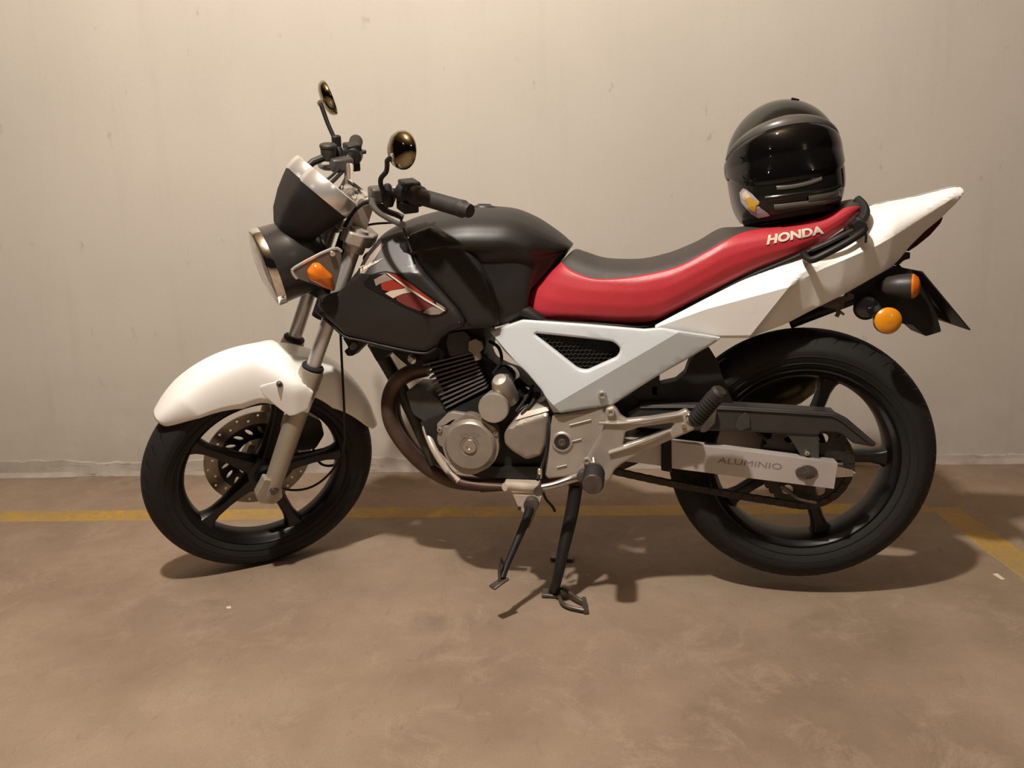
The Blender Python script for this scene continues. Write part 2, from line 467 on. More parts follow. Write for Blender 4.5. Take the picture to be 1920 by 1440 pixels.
def kerb_nodes(nt, b):
    tc = N(nt, 'ShaderNodeTexCoord'); v = tc.outputs['Object']
    c = mixc(nt, ramp(nt, noise(nt, v, 5, 6, .7), .35, .65), (0.35, 0.295, 0.245), (0.51, 0.458, 0.395))
    cr = ramp(nt, noise(nt, scaled(nt, v, (4, 1, 42)), 1.6, 6, .75, .8), .60, .66)
    c = mixc(nt, mul(nt, cr, .8), c, (0.13, 0.09, 0.055))
    nt.links.new(c, b.inputs['Base Color']); b.inputs['Roughness'].default_value = 0.85
surface_material('rough_plaster', kerb_nodes)

def line_nodes(nt, b):
    tc = N(nt, 'ShaderNodeTexCoord'); v = tc.outputs['Object']
    c = mixc(nt, ramp(nt, noise(nt, v, 2.2, 6, .7), .30, .62), (0.29, 0.205, 0.105), (0.47, 0.285, 0.035))
    c = mixc(nt, mul(nt, ramp(nt, noise(nt, v, 45, 5, .8), .45, .68), .75), c, (0.26, 0.185, 0.12))
    nt.links.new(c, b.inputs['Base Color']); b.inputs['Roughness'].default_value = 0.7
surface_material('worn_yellow_paint', line_nodes)

WA = radians(6.6)                       # the wall runs at a slight angle to the bike
WO = Vector((-1.3, 0.665, 0)); WD = Vector((cos(WA), sin(WA), 0)); WN = Vector((-sin(WA), cos(WA), 0))
WM = Matrix.Translation(WO) @ Matrix.Rotation(WA, 4, 'Z')
def struct(bm, name, material, M=WM, smooth=0):
    o = finish(bm, name, material, smooth=smooth); o.matrix_world = M; o['kind'] = 'structure'; return o
struct(box((1.8, -3.9, -0.06), (12, 8.4, 0.12)), 'floor', 'concrete_floor')
struct(box((1.8, 0.10, 1.7), (12, 0.20, 3.5)), 'wall_back', 'painted_wall')
struct(box((1.8, -3.9, 3.5), (12, 8.4, 0.12)), 'ceiling', 'concrete_floor')

# uneven plaster foot of the wall, proud by a few millimetres with a ragged top and a crumbling toe
import random
rnd = random.Random(5)
b = bmesh.new(); cols = []
K = 260; L0, L1 = -0.75, 5.2
hh = 0.05; toe = 0.0
for i in range(K + 1):
    x = L0 + (L1 - L0) * i / K
    hh += rnd.uniform(-.006, .006); hh = min(max(hh, .036), .070); toe += rnd.uniform(-.003, .003); toe = min(max(toe, 0), .012)
    pr = 0.0035 + rnd.uniform(-.0015, .0015)
    cols.append([b.verts.new(p) for p in ((x, 0.001, hh), (x, -pr, hh - .006), (x, -pr - rnd.uniform(0, .002), hh * .55), (x, -pr - .001 - rnd.uniform(0, .002), .018), (x, -pr - .003 - toe, 0.0005))])
for i in range(K):
    for k in range(4): b.faces.new((cols[i][k], cols[i + 1][k], cols[i + 1][k + 1], cols[i][k + 1]))
struct(b, 'baseboard_back', 'rough_plaster', smooth=25)

def stripe(p0, p1, half, name):
    b = bmesh.new(); d = Vector(p1) - Vector(p0); n = int(d.length / .05); d2 = Vector((-d.y, d.x)).normalized(); rows = []
    for i in range(n + 1):
        c = Vector(p0) + d * i / n; a = half + rnd.uniform(-.0025, .0025); e = half + rnd.uniform(-.0025, .0025)
        rows.append([b.verts.new((c.x + d2.x * s, c.y + d2.y * s, z)) for s, z in ((-a, 0.0), (-a + .002, .0009), (e - .002, .0009), (e, 0.0))])
    for i in range(n):
        for k in range(3): b.faces.new((rows[i][k], rows[i + 1][k], rows[i + 1][k + 1], rows[i][k + 1]))
    o = finish(b, name, 'worn_yellow_paint', smooth=0); o['kind'] = 'structure'; return o
ya = Vector((-0.16, 0.369)); yd = Vector((cos(radians(6.2)), sin(radians(6.2))))
stripe(ya - yd * 2.4, ya + yd * 2.063, 0.046, 'trim_1')
yb = ya + yd * 2.11; pd = Vector((yd.y, -yd.x))
stripe(yb + pd * .0, yb + pd * 2.6, 0.046, 'trim_2')

# ------------------------------------------------------------------ the motorcycle
bike = bpy.data.objects.new('motorcycle', None); COL.objects.link(bike)
bike['label'] = 'white and black motorcycle with a red seat standing on its centre stand'
bike['category'] = 'motorcycle'

FC = Vector((0, 0, 0.296)); RC = Vector((1.369, 0, 0.3424))

def tyre_profile(R, w, rb):
    """(lateral, radius) round carcass, rb = bead radius"""
    pr = []; h = w / 2; n = 22
    prof = [(-h * .62, rb - .002), (-h * .70, rb + .003), (-h * .80, rb + .012), (-h * .93, rb + .028)]
    cr = R - h * .92
    for i in range(n + 1):
        t = -1.25 + 2.5 * i / n
        prof.append((h * sin(t) / sin(1.25) if abs(t) < 9 else 0, cr - .012 + (h * .92 + .012) * cos(t) ** .85 if cos(t) > 0 else cr))
    prof += [(h * .93, rb + .028), (h * .80, rb + .012), (h * .70, rb + .003), (h * .62, rb - .002)]
    # moulded ring on the sidewalls
    out = []
    for y, r in prof:
        out.append((y, r))
    return out

def make_tyre(c, R, w, rb, front):
    b = bmesh.new(); add_lathe(b, tyre_profile(R, w, rb), c, (0, -1, 0), 96)
    t = finish(b, 'front_tyre' if front else 'rear_tyre', 'rubber', bike, front=front, smooth=40)
    # raised wall rings and tread blocks are pieces of the tyre
    rb_ = bmesh.new()
    for s in (-1, 1):
        for rr, th in ((rb + .017, .0016), (rb + .034, .0012)):
            yy = w / 2 * (.86 if rr < rb + .02 else .955)
            add_tube(rb_, [(c.x + rr * cos(a), s * yy, c.z + rr * sin(a)) for a in [2 * pi * k / 96 for k in range(96)]], th, 6, closed=True)
    finish(rb_, 'sidewall_ring', 'rubber', t, front=front)
    g = bmesh.new()
    for k in range(44):
        for s in (-1, 1):
            a0 = 2 * pi * (k + (.5 if s > 0 else 0)) / 44; path = []
            for j in range(6):
                q = j / 5; t_ = s * (.22 + .72 * q); a = a0 + .10 * q
                y = w / 2 * sin(t_ * 1.05) / sin(1.25); rr = (R - w / 2 * .92 - .012) + (w / 2 * .92 + .012) * cos(t_ * 1.05) ** .85 - .0012
                path.append((c.x + rr * cos(a), y, c.z + rr * sin(a)))
            add_tube(g, path, [.0008, .0015, .0018, .0016, .0014, .0008], 4)
    finish(g, 'tread', 'wheel_black', t, front=front, kind='stuff')
    return t
make_tyre(FC, 0.296, 0.102, 0.214, True)
make_tyre(RC, 0.307, 0.134, 0.216, False)

def make_wheel(c, ri, w, spokes, front, hubr):
    """rim ring, hub and five tapered spokes"""
    h = w / 2
    prof = [(-h, .2195), (-h - .002, .215), (-h + .003, .2115), (-h + .008, ri + .008), (-h * .45, ri + .001), (0, ri), (h * .45, ri + .001), (h - .008, ri + .008), (h - .003, .2115), (h + .002, .215), (h, .2195), (h * .5, .206), (-h * .5, .206), (-h, .2195)]
    rim = finish(lathe(prof, c, seg=96), 'front_rim' if front else 'rear_rim', 'wheel_black', bike, front=front, smooth=38)
    for a in spokes:
        b = bmesh.new(); ca, sa = cos(radians(a)), sin(radians(a)); rows = []
        for r, wd, th in ((.030, .056, .030), (.055, .046, .026), (.085, .036, .020), (.13, .030, .017), (.165, .031, .017), (.185, .040, .019), (ri + .006, .062, .024)):
            sec = []
            for dy, dw in ((-1, -.62), (-1, .62), (-.35, 1), (.35, 1), (1, .62), (1, -.62), (.35, -1), (-.35, -1)):
                t = dw * wd / 2; sec.append(b.verts.new((c.x + ca * r - sa * t, dy * th, c.z + sa * r + ca * t)))
            rows.append(sec)
        for i in range(len(rows) - 1):
            for k in range(8): b.faces.new((rows[i][k], rows[i][(k + 1) % 8], rows[i + 1][(k + 1) % 8], rows[i + 1][k]))
        b.faces.new(rows[0]); b.faces.new(rows[-1])
        # groove down the middle of the outer face
        finish(b, 'spoke', 'wheel_black', rim, front=front, bevel=.002)
    finish(lathe([(-.052, 0), (-.052, hubr * .62), (-.034, hubr * .7), (-.030, hubr), (.030, hubr), (.034, hubr * .7), (.052, hubr * .62), (.052, 0)], c, seg=40), 'hub', 'wheel_black', rim, front=front)
    return rim
make_wheel(FC, .197, .072, [-1, 71, 143, 215, 287], True, .045)
rim_r = make_wheel(RC, .195, .098, [0, 72, 144, 216, 288], False, .062)

# front brake disc (right side) with slots and holes
holes = []
def ring(cx, cz, r, n=10, sx=1, sz=1, rot=0): return [(cx + r * sx * cos(2 * pi * k / n) * cos(rot) - r * sz * sin(2 * pi * k / n) * sin(rot), cz + r * sx * cos(2 * pi * k / n) * sin(rot) + r * sz * sin(2 * pi * k / n) * cos(rot)) for k in range(n)]
for k in range(30):
    a = 2 * pi * k / 30
    for j, rr in enumerate((.119, .131)):
        if (k + j) % 2 == 0: holes.append(ring(rr * cos(a), .296 + rr * sin(a), .0038, 8))
b = prism(ring(0, .296, .141, 90), .052, .057, [ring(0, .296, .106, 80)] + holes)
finish(b, 'brake_disc', 'disc_steel', bike, front=True, smooth=0)
slots = [ring(.086 * cos(2 * pi * k / 18), .296 + .086 * sin(2 * pi * k / 18), .0052, 10, 2.6, 1, 2 * pi * k / 18 + .55) for k in range(18)]
b = prism(ring(0, .296, .108, 80), .053, .058, [ring(0, .296, .060, 50)] + slots)
finish(b, 'disc_carrier', 'wheel_black', bike, front=True)
finish(prism(fillet([(0.1296,0.4071),(0.1758,0.368),(0.1806,0.3215),(0.1529,0.2833),(0.1086,0.2888),(0.08303,0.324),(0.09659,0.3819)], .008), .050, .100), 'brake_caliper', 'black_plastic', bike, front=True, bevel=.003)
b = tube([(0.1493,0.075,0.2808),(0.1661,0.075,0.216),(0.2035,0.075,0.1974),(0.2291,0.075,0.2214),(0.2464,0.075,0.2806),(0.2344,0.06,0.3457),(0.2299,0.05,0.4041)], .0038, 8, smoothn=6)
finish(b, 'brake_hose', 'rubber', bike, front=True)
b = tube([(0.01235,-0.045,0.2736),(0.04772,-0.045,0.2398),(0.0956,-0.05,0.2312),(0.1395,-0.055,0.2488),(0.1781,-0.06,0.2891),(0.2013,-0.07,0.3433),(0.2078,-0.075,0.4274),(0.2121,-0.075,0.5374),(0.2165,-0.07,0.625),(0.2223,-0.06,0.6927)], .0032, 8, smoothn=6)
finish(b, 'speedometer_cable', 'rubber', bike, front=True)

# fork
U = Vector((0.420, 0, 0.908)).normalized()
ax0 = Vector((0.003, 0, 0.296)); ax = (Vector((0.269, 0, 0.914)) - ax0).normalized()
for s in (-1, 1):
    def q(t, dy=0): return ax0 + ax * t + Vector((0, s * .09 + dy, 0))
    stl = lathe([(0, .0175), (.2, .0175), (.375, .0175)], q(.30), ax, 28); finish(stl, 'fork_tube', 'fork_chrome', bike, front=True)
    low = lathe([(-.035, .0), (-.035, .018), (-.02, .024), (.03, .0235), (.10, .0245), (.22, .0260), (.285, .0270), (.288, .0295), (.325, .0300), (.335, .0285), (.338, .020)], q(0), ax, 32)
    lo = finish(low, 'fork_slider', 'fork_grey', bike, front=True)
    finish(lathe([(0, .0195), (0, .0272), (.004, .0275), (.008, .0245), (.008, .0185)], q(.339), ax, 28), 'dust_seal', 'rubber', lo, front=True)
    # axle lug
    finish(prism(fillet([(-0.01509,0.333),(0.02223,0.3082),(0.02154,0.2661),(-0.0007208,0.2512),(-0.03671,0.2665),(-0.04342,0.2872),(-0.02532,0.3148)], .006), s * .09 - .018, s * .09 + .012), 'axle_lug', 'fork_grey', lo, front=True, bevel=.003)
    finish(lathe([(-.002, .0), (-.002, .012), (.006, .012), (.009, .009), (.009, .006), (.003, .0055), (.003, 0)], (ax0.x, s * .105, ax0.z), (0, s, 0), 20), 'axle_bolt', 'oily_steel', lo, front=True)
b = bmesh.new(); add_lathe(b, [(-.12, .008), (.12, .008)], FC, (0, 1, 0), 16, caps=True); finish(b, 'front_axle', 'oily_steel', bike, front=True)
# yokes
for z, r, hgt in ((.905, .034, .030), (.735, .032, .034)):
    pc = ax0 + ax * ((z - .296) / ax.z)
    pts = [(-.12, -.030), (-.09, -.040), (-.03, .0), (.03, .0), (.09, -.040), (.12, -.030), (.128, .0), (.10, .034), (.04, .070), (-.04, .070), (-.10, .034), (-.128, .0)]
    b = bmesh.new(); F = [b.verts.new((x_, y_, 0)) for y_, x_ in [(a, c) for a, c in pts]]; b.faces.new(F)
    r_ = bmesh.ops.extrude_face_region(b, geom=list(b.faces)); bmesh.ops.translate(b, vec=(0, 0, hgt), verts=[v for v in r_['geom'] if isinstance(v, bmesh.types.BMVert)])
    Mq = Matrix.Translation(pc) @ Matrix.Rotation(math.atan2(ax.x, ax.z), 4, 'Y'); b.transform(Mq)
    yk = finish(b, 'yoke', 'cast_aluminium' if z > .8 else 'black_plastic', bike, front=True, bevel=.004)
for s in (-1, 1):
    pc = ax0 + ax * .70 + Vector((0, s * .09, 0))
    finish(lathe([(-.055, .018), (-.055, .024), (-.05, .026), (-.012, .026), (-.01, .022), (.0, .022), (.004, .0)], pc, ax, 24), 'fork_cap', 'cast_aluminium', bike, front=True)
finish(lathe([(0, .0), (0, .016), (.012, .016), (.016, .012), (.016, 0)], ax0 + ax * .675 + Vector((.04, 0, 0)), ax, 6), 'stem_nut', 'chrome', bike, front=True)
hd = finish(tube([Vector((.195, 0, .68)), Vector((.285, 0, .885))], .030, 24), 'head_tube', 'black_plastic', bike, front=False)

# front mudguard: an arch over the wheel with a flap over each fork leg
def fender_point(phi, s):
    """phi from the front tip (0) to the rear tip (1), s from -1 (near rim) to 1"""
    a = radians(136 + (12 - 136) * phi)
    R = .3215 + .026 * sin(pi * min(phi * 1.05, 1)) ** 1.0
    wd = .064 * (0.45 + .55 * min(1, sin(pi * min(max(phi, .0), 1)) * 2.6) ** .7) + .006
    if phi > .55: wd = .064 * (0.50 + .50 * min(1, (1 - phi) / .3) ** .6) + .002
    t = s * 1.0
    y = wd * sin(t * pi / 2) * 1.0
    drop = (.100 if phi < .6 else .075)
    k = min(1, (phi / .30)) ** .8 if phi < .5 else min(1, (1 - phi) / .25) ** .8
    k = .12 + .88 * k
    rr = R - drop * k * max(0, abs(t) - .35) ** 2.1 / (.65 ** 2.1) - .012 * (1 - cos(t * pi / 2))
    return Vector((rr * cos(a), y, .296 + rr * sin(a)))
GL0, GL1 = [Vector(p) for p in [(0.05563,0.6745),(0.1344,0.572)]]
GD = (GL1 - GL0).normalized()
def sst(t): t = min(max(t, 0), 1); return t * t * (3 - 2 * t)
def swell(x, z):
    """how far out (half width) the guard stands where it wraps the fork leg"""
    below = (x - GL0.x) * GD.y - (z - GL0.y) * GD.x
    return .070 + .056 * sst((x - .000) / .085) * sst(below / .015)
def guard_y(p):
    if p.x > .145: return p
    side = -1 if p.y < 0 else 1; a = abs(p.y); k = sst((a - .040) / .028)
    p.y = side * (a + (swell(p.x, p.z) - .070) * k * (1 - sst((p.x - .115) / .03)))
    return p
b = bmesh.new(); rows = []
NP, NS = 120, 40
for i in range(NP + 1): rows.append([b.verts.new(guard_y(fender_point(i / NP, -1 + 2 * k / NS))) for k in range(NS + 1)])
for i in range(NP):
    for k in range(NS): b.faces.new((rows[i][k], rows[i][k + 1], rows[i + 1][k + 1], rows[i + 1][k]))
fen_bvh = BVHTree.FromBMesh(b)
fen = finish(b, 'front_mudguard', 'white_paint', bike, front=True, smooth=60)
sm = fen.modifiers.new('thickness', 'SOLIDIFY'); sm.thickness = .003; sm.offset = -1
for s in (-1, 1):
    ol = [tuple(p) for p in fillet([(0.01038,0.5759),(0.04233,0.5915),(0.07294,0.6163),(0.08865,0.6084),(0.1029,0.5847),(0.1255,0.5616),(0.1067,0.518),(0.06184,0.5035),(0.03732,0.5264),(0.01507,0.5527)], .004, 3)]
    zt_ = [(0.07201,0.6079)][0][1]
    def vf(x, z):
        h = fen_bvh.ray_cast(Vector((x, -.5, z)), Vector((0, 1, 0)))[0]; t = sst((zt_ - z) / .05) if h else 1
        return ((h.y if h else 0) * (1 - t) - swell(x, z) * t) - .0005
    o = finish(panel(ol, vf, .003, R=.0015, grid=.006), 'mudguard_flap', 'white_paint', fen, front=True, smooth=50)
    if s > 0:
        me = o.data; me.transform(STEER.inverted()); me.transform(Matrix.Scale(-1, 4, (0, 1, 0))); me.transform(STEER); me.flip_normals()
    else:
        p = [(0.05042,0.5907)][0]; bolt(p[0], p[1], -swell(p[0], p[1]) - .001, .0075, fen, 'oily_steel', front=True)
b = tube([(0.1381,-2.22e-16,0.5917),(0.1518,0.02,0.5933),(0.1707,0.03,0.5584)], .006, 8, smoothn=4); finish(b, 'hose_clip', 'black_plastic', bike, front=True)

# headlight
hax = Vector((-1, 0, -.20)).normalized(); hc = Vector((.104, 0, .852))
shell = lathe([(-.115, .0), (-.112, .040), (-.098, .066), (-.07, .084), (-.03, .0895), (.012, .0915), (.016, .0935), (.030, .0935), (.034, .0915), (.034, .0875), (.028, .0865)], hc, hax, 56)
hl = finish(shell, 'headlight_shell', 'headlight_grey', bike, front=True)
finish(lathe([(.018, .0945), (.033, .0945), (.037, .0925), (.037, .0855), (.030, .0855)], hc, hax, 56), 'headlight_rim', 'chrome', hl, front=True)
finish(lathe([(-.055, .012), (-.045, .030), (-.02, .058), (.01, .078), (.030, .0890)], hc, hax, 48), 'reflector', 'chrome', hl, front=True)
finish(lathe([(.031, .0895), (.038, .087), (.044, .066), (.048, .036), (.049, .0), (.045, .0), (.044, .036), (.040, .064), (.035, .084), (.031, .0870)], hc, hax, 48), 'headlight_lens', 'clear_lens', hl, front=True)
finish(lathe([(-.05, .0), (-.05, .009), (-.01, .009), (.0, .006), (.002, 0)], hc, hax, 16), 'bulb', 'dial_face', hl, front=True)

# instrument pod: bowl with two dials in bright bezels
gn = Vector((.70, 0, .714)).normalized()
pod = bmesh.new(); gc = Vector((.208, 0, 1.010))
rows = []
def stadium(h, r, half, dx=0, n=14):
    out = []; e1 = Vector((0, 1, 0)); e2 = gn.cross(e1).normalized()
    for sgn in (1, -1):
        for k in range(n + 1):
            t = -pi / 2 + pi * k / n if sgn > 0 else pi / 2 + pi * k / n
            out.append(gc + gn * h + e1 * (sgn * half + r * cos(t)) + e2 * (r * sin(t) + dx))
    return out
for h, r, half, dx in ((-.125, .022, .010, -.010), (-.115, .034, .020, -.008), (-.09, .046, .034, -.004), (-.05, .056, .046, 0), (-.02, .062, .054, 0), (0.002, .066, .058, 0), (.002, .060, .056, 0)):
    rows.append([pod.verts.new(p) for p in stadium(h, r, half, dx)])
for i in range(len(rows) - 1):
    n = len(rows[i])
    for k in range(n): pod.faces.new((rows[i][k], rows[i][(k + 1) % n], rows[i + 1][(k + 1) % n], rows[i + 1][k]))
pod.faces.new(rows[0]); pod.faces.new(rows[-1])
podo = finish(pod, 'instrument_pod', 'black_plastic', bike, front=True, smooth=40)
for s in (-1, 1):
    c = gc + Vector((0, s * .060, 0))
    g = finish(lathe([(.000, .0), (.000, .0655), (.004, .0672), (.030, .0660), (.038, .0635), (.040, .060), (.036, .0570), (.030, .0560)], c, gn, 56), 'dial_bezel', 'bezel_silver', podo, front=True)
    finish(lathe([(.028, .0565), (.0285, 0)], c, gn, 48), 'dial_face', 'dial_face', podo, front=True)
    finish(lathe([(.034, .0575), (.036, .030), (.0365, 0)], c, gn, 48), 'dial_glass', 'clear_lens', podo, front=True)
finish(lathe([(0, .004), (.01, .004), (.012, 0)], gc + gn * .03, gn, 10), 'reset_knob', 'black_plastic', podo, front=True)

# headlight stay (triangular) and indicators on both sides
tri = [(0.1141,0.8853),(0.1977,0.9159),(0.2204,0.9064),(0.215,0.8702),(0.1953,0.8134),(0.1148,0.8587),(0.1068,0.8726)]
ind_o = [(0.1522,0.8914),(0.1665,0.8893),(0.1929,0.8561),(0.1923,0.82),(0.1744,0.8281),(0.138,0.8558),(0.1363,0.875)]
for s in (-1, 1):
    y = .128
    b = prism(fillet([tuple(p) for p in tri], .006), s * y, s * (y + .006)); st = finish(b, 'headlight_stay', 'stay_grey', bike, front=True, bevel=.002)
    b = tube([(p[0], s * (y + .004), p[1]) for p in (tri[2], tri[1], tri[0], tri[6], tri[5])], .0035, 8, smoothn=3); finish(b, 'bright_edge', 'bezel_silver', st, front=True)
    io = fillet([tuple(p) for p in ind_o], .005)
    cx = sum(p[0] for p in io) / len(io); cz = sum(p[1] for p in io) / len(io)
    b = bmesh.new(); rows = []
    for k, (sc, yy) in enumerate(((1.0, 0), (1.0, .006), (.90, .014), (.62, .019), (.30, .021), (.02, .0215))):
        rows.append([b.verts.new((cx + (p[0] - cx) * sc, s * (y + .008 + yy), cz + (p[1] - cz) * sc)) for p in io])
    for i in range(len(rows) - 1):
        n = len(io)
        for k in range(n): b.faces.new((rows[i][k], rows[i][(k + 1) % n], rows[i + 1][(k + 1) % n], rows[i + 1][k]))
    b.faces.new(rows[0]); b.faces.new(rows[-1]); finish(b, 'front_indicator', 'orange_lens', bike, front=True, smooth=45, label='orange faceted front indicator lens' if s < 0 else None)
    p = [(0.1976,0.9065)][0]; finish(lathe([(0, .0), (0, .007), (.006, .006), (.006, 0)], (p[0], s * .134, p[1]), (0, s, 0), 14), 'bolt', 'chrome', st, front=True)

# handlebar
bar = [(.300, 0, .985), (.300, .045, .985), (.310, .075, .998), (.330, .13, 1.028), (.345, .17, 1.040), (.37, .22, 1.041), (.408, .325, 1.041)]
full = [(x, -y, z) for x, y, z in bar[::-1]] + bar[1:]
finish(tube(full, .0112, 16, smoothn=5), 'handlebar', 'chrome', bike, front=True)
for s in (-1, 1):
    finish(prism(fillet([(.262, .915), (.298, .915), (.322, .975), (.318, 1.002), (.290, 1.004), (.278, .978)], .006), s * .050 - .016, s * .050 + .016), 'handlebar_clamp', 'cast_aluminium', bike, front=True, bevel=.003)
    for dx in (-.012, .014):
        finish(lathe([(0, .005), (.006, .005), (.006, 0)], (.300 + dx, s * .05, 1.001), (0, 0, 1), 12), 'clamp_bolt', 'chrome', bike, front=True)
finish(tube([(.312, -.085, 1.005), (.312, .085, 1.005)], .007, 10), 'cross_bar', 'chrome', bike, front=True)
for s in (-1, 1):
    d = Vector((.408 - .36, s * (.325 - .20), 0)).normalized(); g0 = Vector((.374, s * .228, 1.041))
    gp = [(0, .0), (0, .022), (.004, .0225), (.008, .0170)]
    for k in range(16): gp += [(.012 + k * .0068, .0172), (.0145 + k * .0068, .0180), (.0165 + k * .0068, .0172)]
    gp += [(.122, .0180), (.126, .0185), (.134, .0185), (.137, .0150), (.142, .0145), (.150, .0150), (.154, .0135), (.155, .0)]
    finish(lathe(gp, g0, d, 24), 'grip', 'grip_rubber', bike, front=True, smooth=50)
    # switch housing and lever perch
    w0 = Vector((.352, s * .175, 1.041)); w1 = Vector((.374, s * .226, 1.041))
    sw = finish(lathe([(0, .0), (0, .019), (.006, .024), (.028, .0265), (.036, .0235), (.048, .0255), (.056, .022), (.057, .0)], w0, (w1 - w0), 20), 'switch_housing', 'black_plastic', bike, front=True)
    b = box(w0 + (w1 - w0) * .5 + Vector((0, 0, .020)), (.038, .046, .018)); finish(b, 'switch_block', 'black_plastic', sw, front=True, bevel=.004)
    b = box(w0 + (w1 - w0) * .5 + Vector((-.006, 0, -.026)), (.036, .050, .024)); finish(b, 'switch_block', 'black_plastic', sw, front=True, bevel=.004)
    b = box(w0 + (w1 - w0) * .6 + Vector((.030, 0, .004)), (.012, .012, .010)); finish(b, 'switch_button', 'grey_plastic', sw, front=True, bevel=.003)
    pp = Vector((.335, s * .148, 1.036))
    finish(box(pp + Vector((-.018, 0, -.004)), (.056, .036, .034)), 'lever_perch', 'lever_grey', bike, front=True, bevel=.006)
    # lever
    lv = [pp + Vector((-.036, s * .000, -.010)), pp + Vector((-.050, s * .030, -.016)), pp + Vector((-.052, s * .070, -.022)), pp + Vector((-.044, s * .115, -.026)), pp + Vector((-.034, s * .150, -.028)), pp + Vector((-.032, s * .162, -.026))]
    b = tube(lv, [.008, .0075, .006, .0055, .0055, .0078], 10, smoothn=5)
    finish(b, 'clutch_lever' if s < 0 else 'brake_lever', 'lever_grey', bike, front=True)
# brake fluid reservoir on the far side
finish(lathe([(-.022, .0), (-.022, .016), (-.010, .019), (.009, .020), (.011, .0215), (.016, .0215), (.019, .018), (.019, 0)], (.292, .168, 1.062), (0, 0, 1), 28), 'brake_reservoir', 'grey_plastic', bike, front=True)
finish(tube([(.286, .168, 1.05), (.250, .165, 1.04), (.236, .164, 1.030)], .009, 10), 'reservoir_neck', 'black_plastic', bike, front=True)

# mirrors
def mirror(s, stem, c, n, r, back='mirror_back_reflection'):
    """s side, stem path, centre, facing normal of the glass"""
    e = bpy.data.objects.new('mirror', None)
    n = Vector(n).normalized()
    body = lathe([(-.017, .0), (-.0165, r * .3), (-.014, r * .62), (-.008, r * .88), (.000, r * .99), (.006, r), (.009, r * .97), (.009, r * .92)], c, n, 40)
    m_ = finish(body, 'mirror', back, bike, front=True, label='round chrome mirror')
    finish(lathe([(.0082, r * .93), (.0085, 0)], c, n, 40), 'mirror_glass', 'chrome', m_, front=True)
    b = tube(stem, [.0055] * len(stem), 10, smoothn=5); finish(b, 'mirror_stem', 'black_plastic', m_, front=True)
    finish(lathe([(-.004, 0), (-.004, .008), (.004, .008), (.004, 0)], stem[-1], Vector((0, 1, 0)), 12, ), 'mirror_joint', 'chrome', m_, front=True)
    finish(lathe([(-.018, .010), (-.006, .0145), (.012, .0145), (.024, .010), (.032, .006)], stem[0], (0, 0, 1), 12, caps=True), 'mirror_base', 'black_plastic', m_, front=True)
mirror(-1, [(0.324,-0.17,1.027),(0.3089,-0.175,1.053),(0.3041,-0.185,1.075),(0.3117,-0.2,1.093),(0.3078,-0.22,1.112),(0.3025,-0.24,1.127),(0.3115,-0.258,1.139)], [(0.3252,-0.26,1.15)][0], (.94, .30, -.16), .0395)
mirror(1, [(0.3224,0.18,1.038),(0.3233,0.19,1.063),(0.322,0.2,1.077),(0.3108,0.22,1.118),(0.3034,0.235,1.155),(0.3003,0.24,1.166)], [(0.3259,0.26,1.173)][0], (1.0, -.10, .30), .044)
b = box([(0.3204,0.19,1.077)][0], (.022, .018, .036)); finish(b, 'mirror_clamp', 'black_plastic', bike, front=True, bevel=.004)

# cables from the near bar down behind the headlight
b = tube([(0.337,-0.13,0.9954),(0.3155,-0.12,1.001),(0.2998,-0.1,1.004),(0.2826,-0.08,0.9881),(0.2665,-0.07,0.9672),(0.2523,-0.06,0.9394)], .0045, 8, smoothn=6); finish(b, 'clutch_cable', 'rubber', bike, front=True)
b = tube([(0.3719,-0.13,0.9664),(0.3577,-0.12,0.9729),(0.3409,-0.11,0.9796),(0.3195,-0.1,0.9931),(0.3113,-0.08,0.9974),(0.2975,-0.05,0.986)], .0068, 10, smoothn=6); finish(b, 'wiring_sleeve', 'black_plastic', bike, front=True)
b = tube([(0.3772,-0.1,0.9459),(0.3486,-0.08,0.9423),(0.3256,-0.05,0.9339),(0.292,-0.03,0.9244)], .0028, 8, smoothn=4); finish(b, 'choke_cable', 'rubber', bike, front=True)
b = tube([(0.4568,-0.15,0.9189),(0.4647,-0.16,0.8977),(0.4735,-0.165,0.8741),(0.4838,-0.172,0.8459)], .0028, 8, smoothn=4); finish(b, 'thin_cable', 'rubber', bike)
for pts, r in (([(0.3135,0.14,1.029),(0.2761,0.1,1.018),(0.2431,0.06,1.015)], .0035), ([(0.3227,0.15,1.018),(0.2834,0.1,1.009),(0.2499,0.06,1.004)], .0050), ([(0.3136,0.1,1.014),(0.2894,0.07,0.9976),(0.2667,0.05,0.9892),(0.2425,0.04,0.9865)], .0040)):
    b = tube(pts, r, 8, smoothn=6); finish(b, 'throttle_cable', 'rubber', bike, front=True)
b = tube([(0.3082,0.03,0.9899),(0.3148,0.02,0.9787),(0.3163,0.01,0.9707)], .004, 8, smoothn=3); finish(b, 'ignition_lock', 'chrome', bike, front=True)
for pts in ([(0.2962,-0.03,0.9474),(0.2769,-0.04,0.9422),(0.2724,-0.03,0.9269)], [(0.3147,-0.04,0.9584),(0.2951,-0.05,0.9506),(0.2776,-0.05,0.9243),(0.282,-0.05,0.9133)], [(0.3131,-0.05,0.9458),(0.3011,-0.06,0.9346),(0.2855,-0.05,0.9259),(0.2703,-0.04,0.9404)]):
    b = tube(pts, .0042, 8, smoothn=5); finish(b, 'loom_wire', 'black_plastic', bike, front=True)

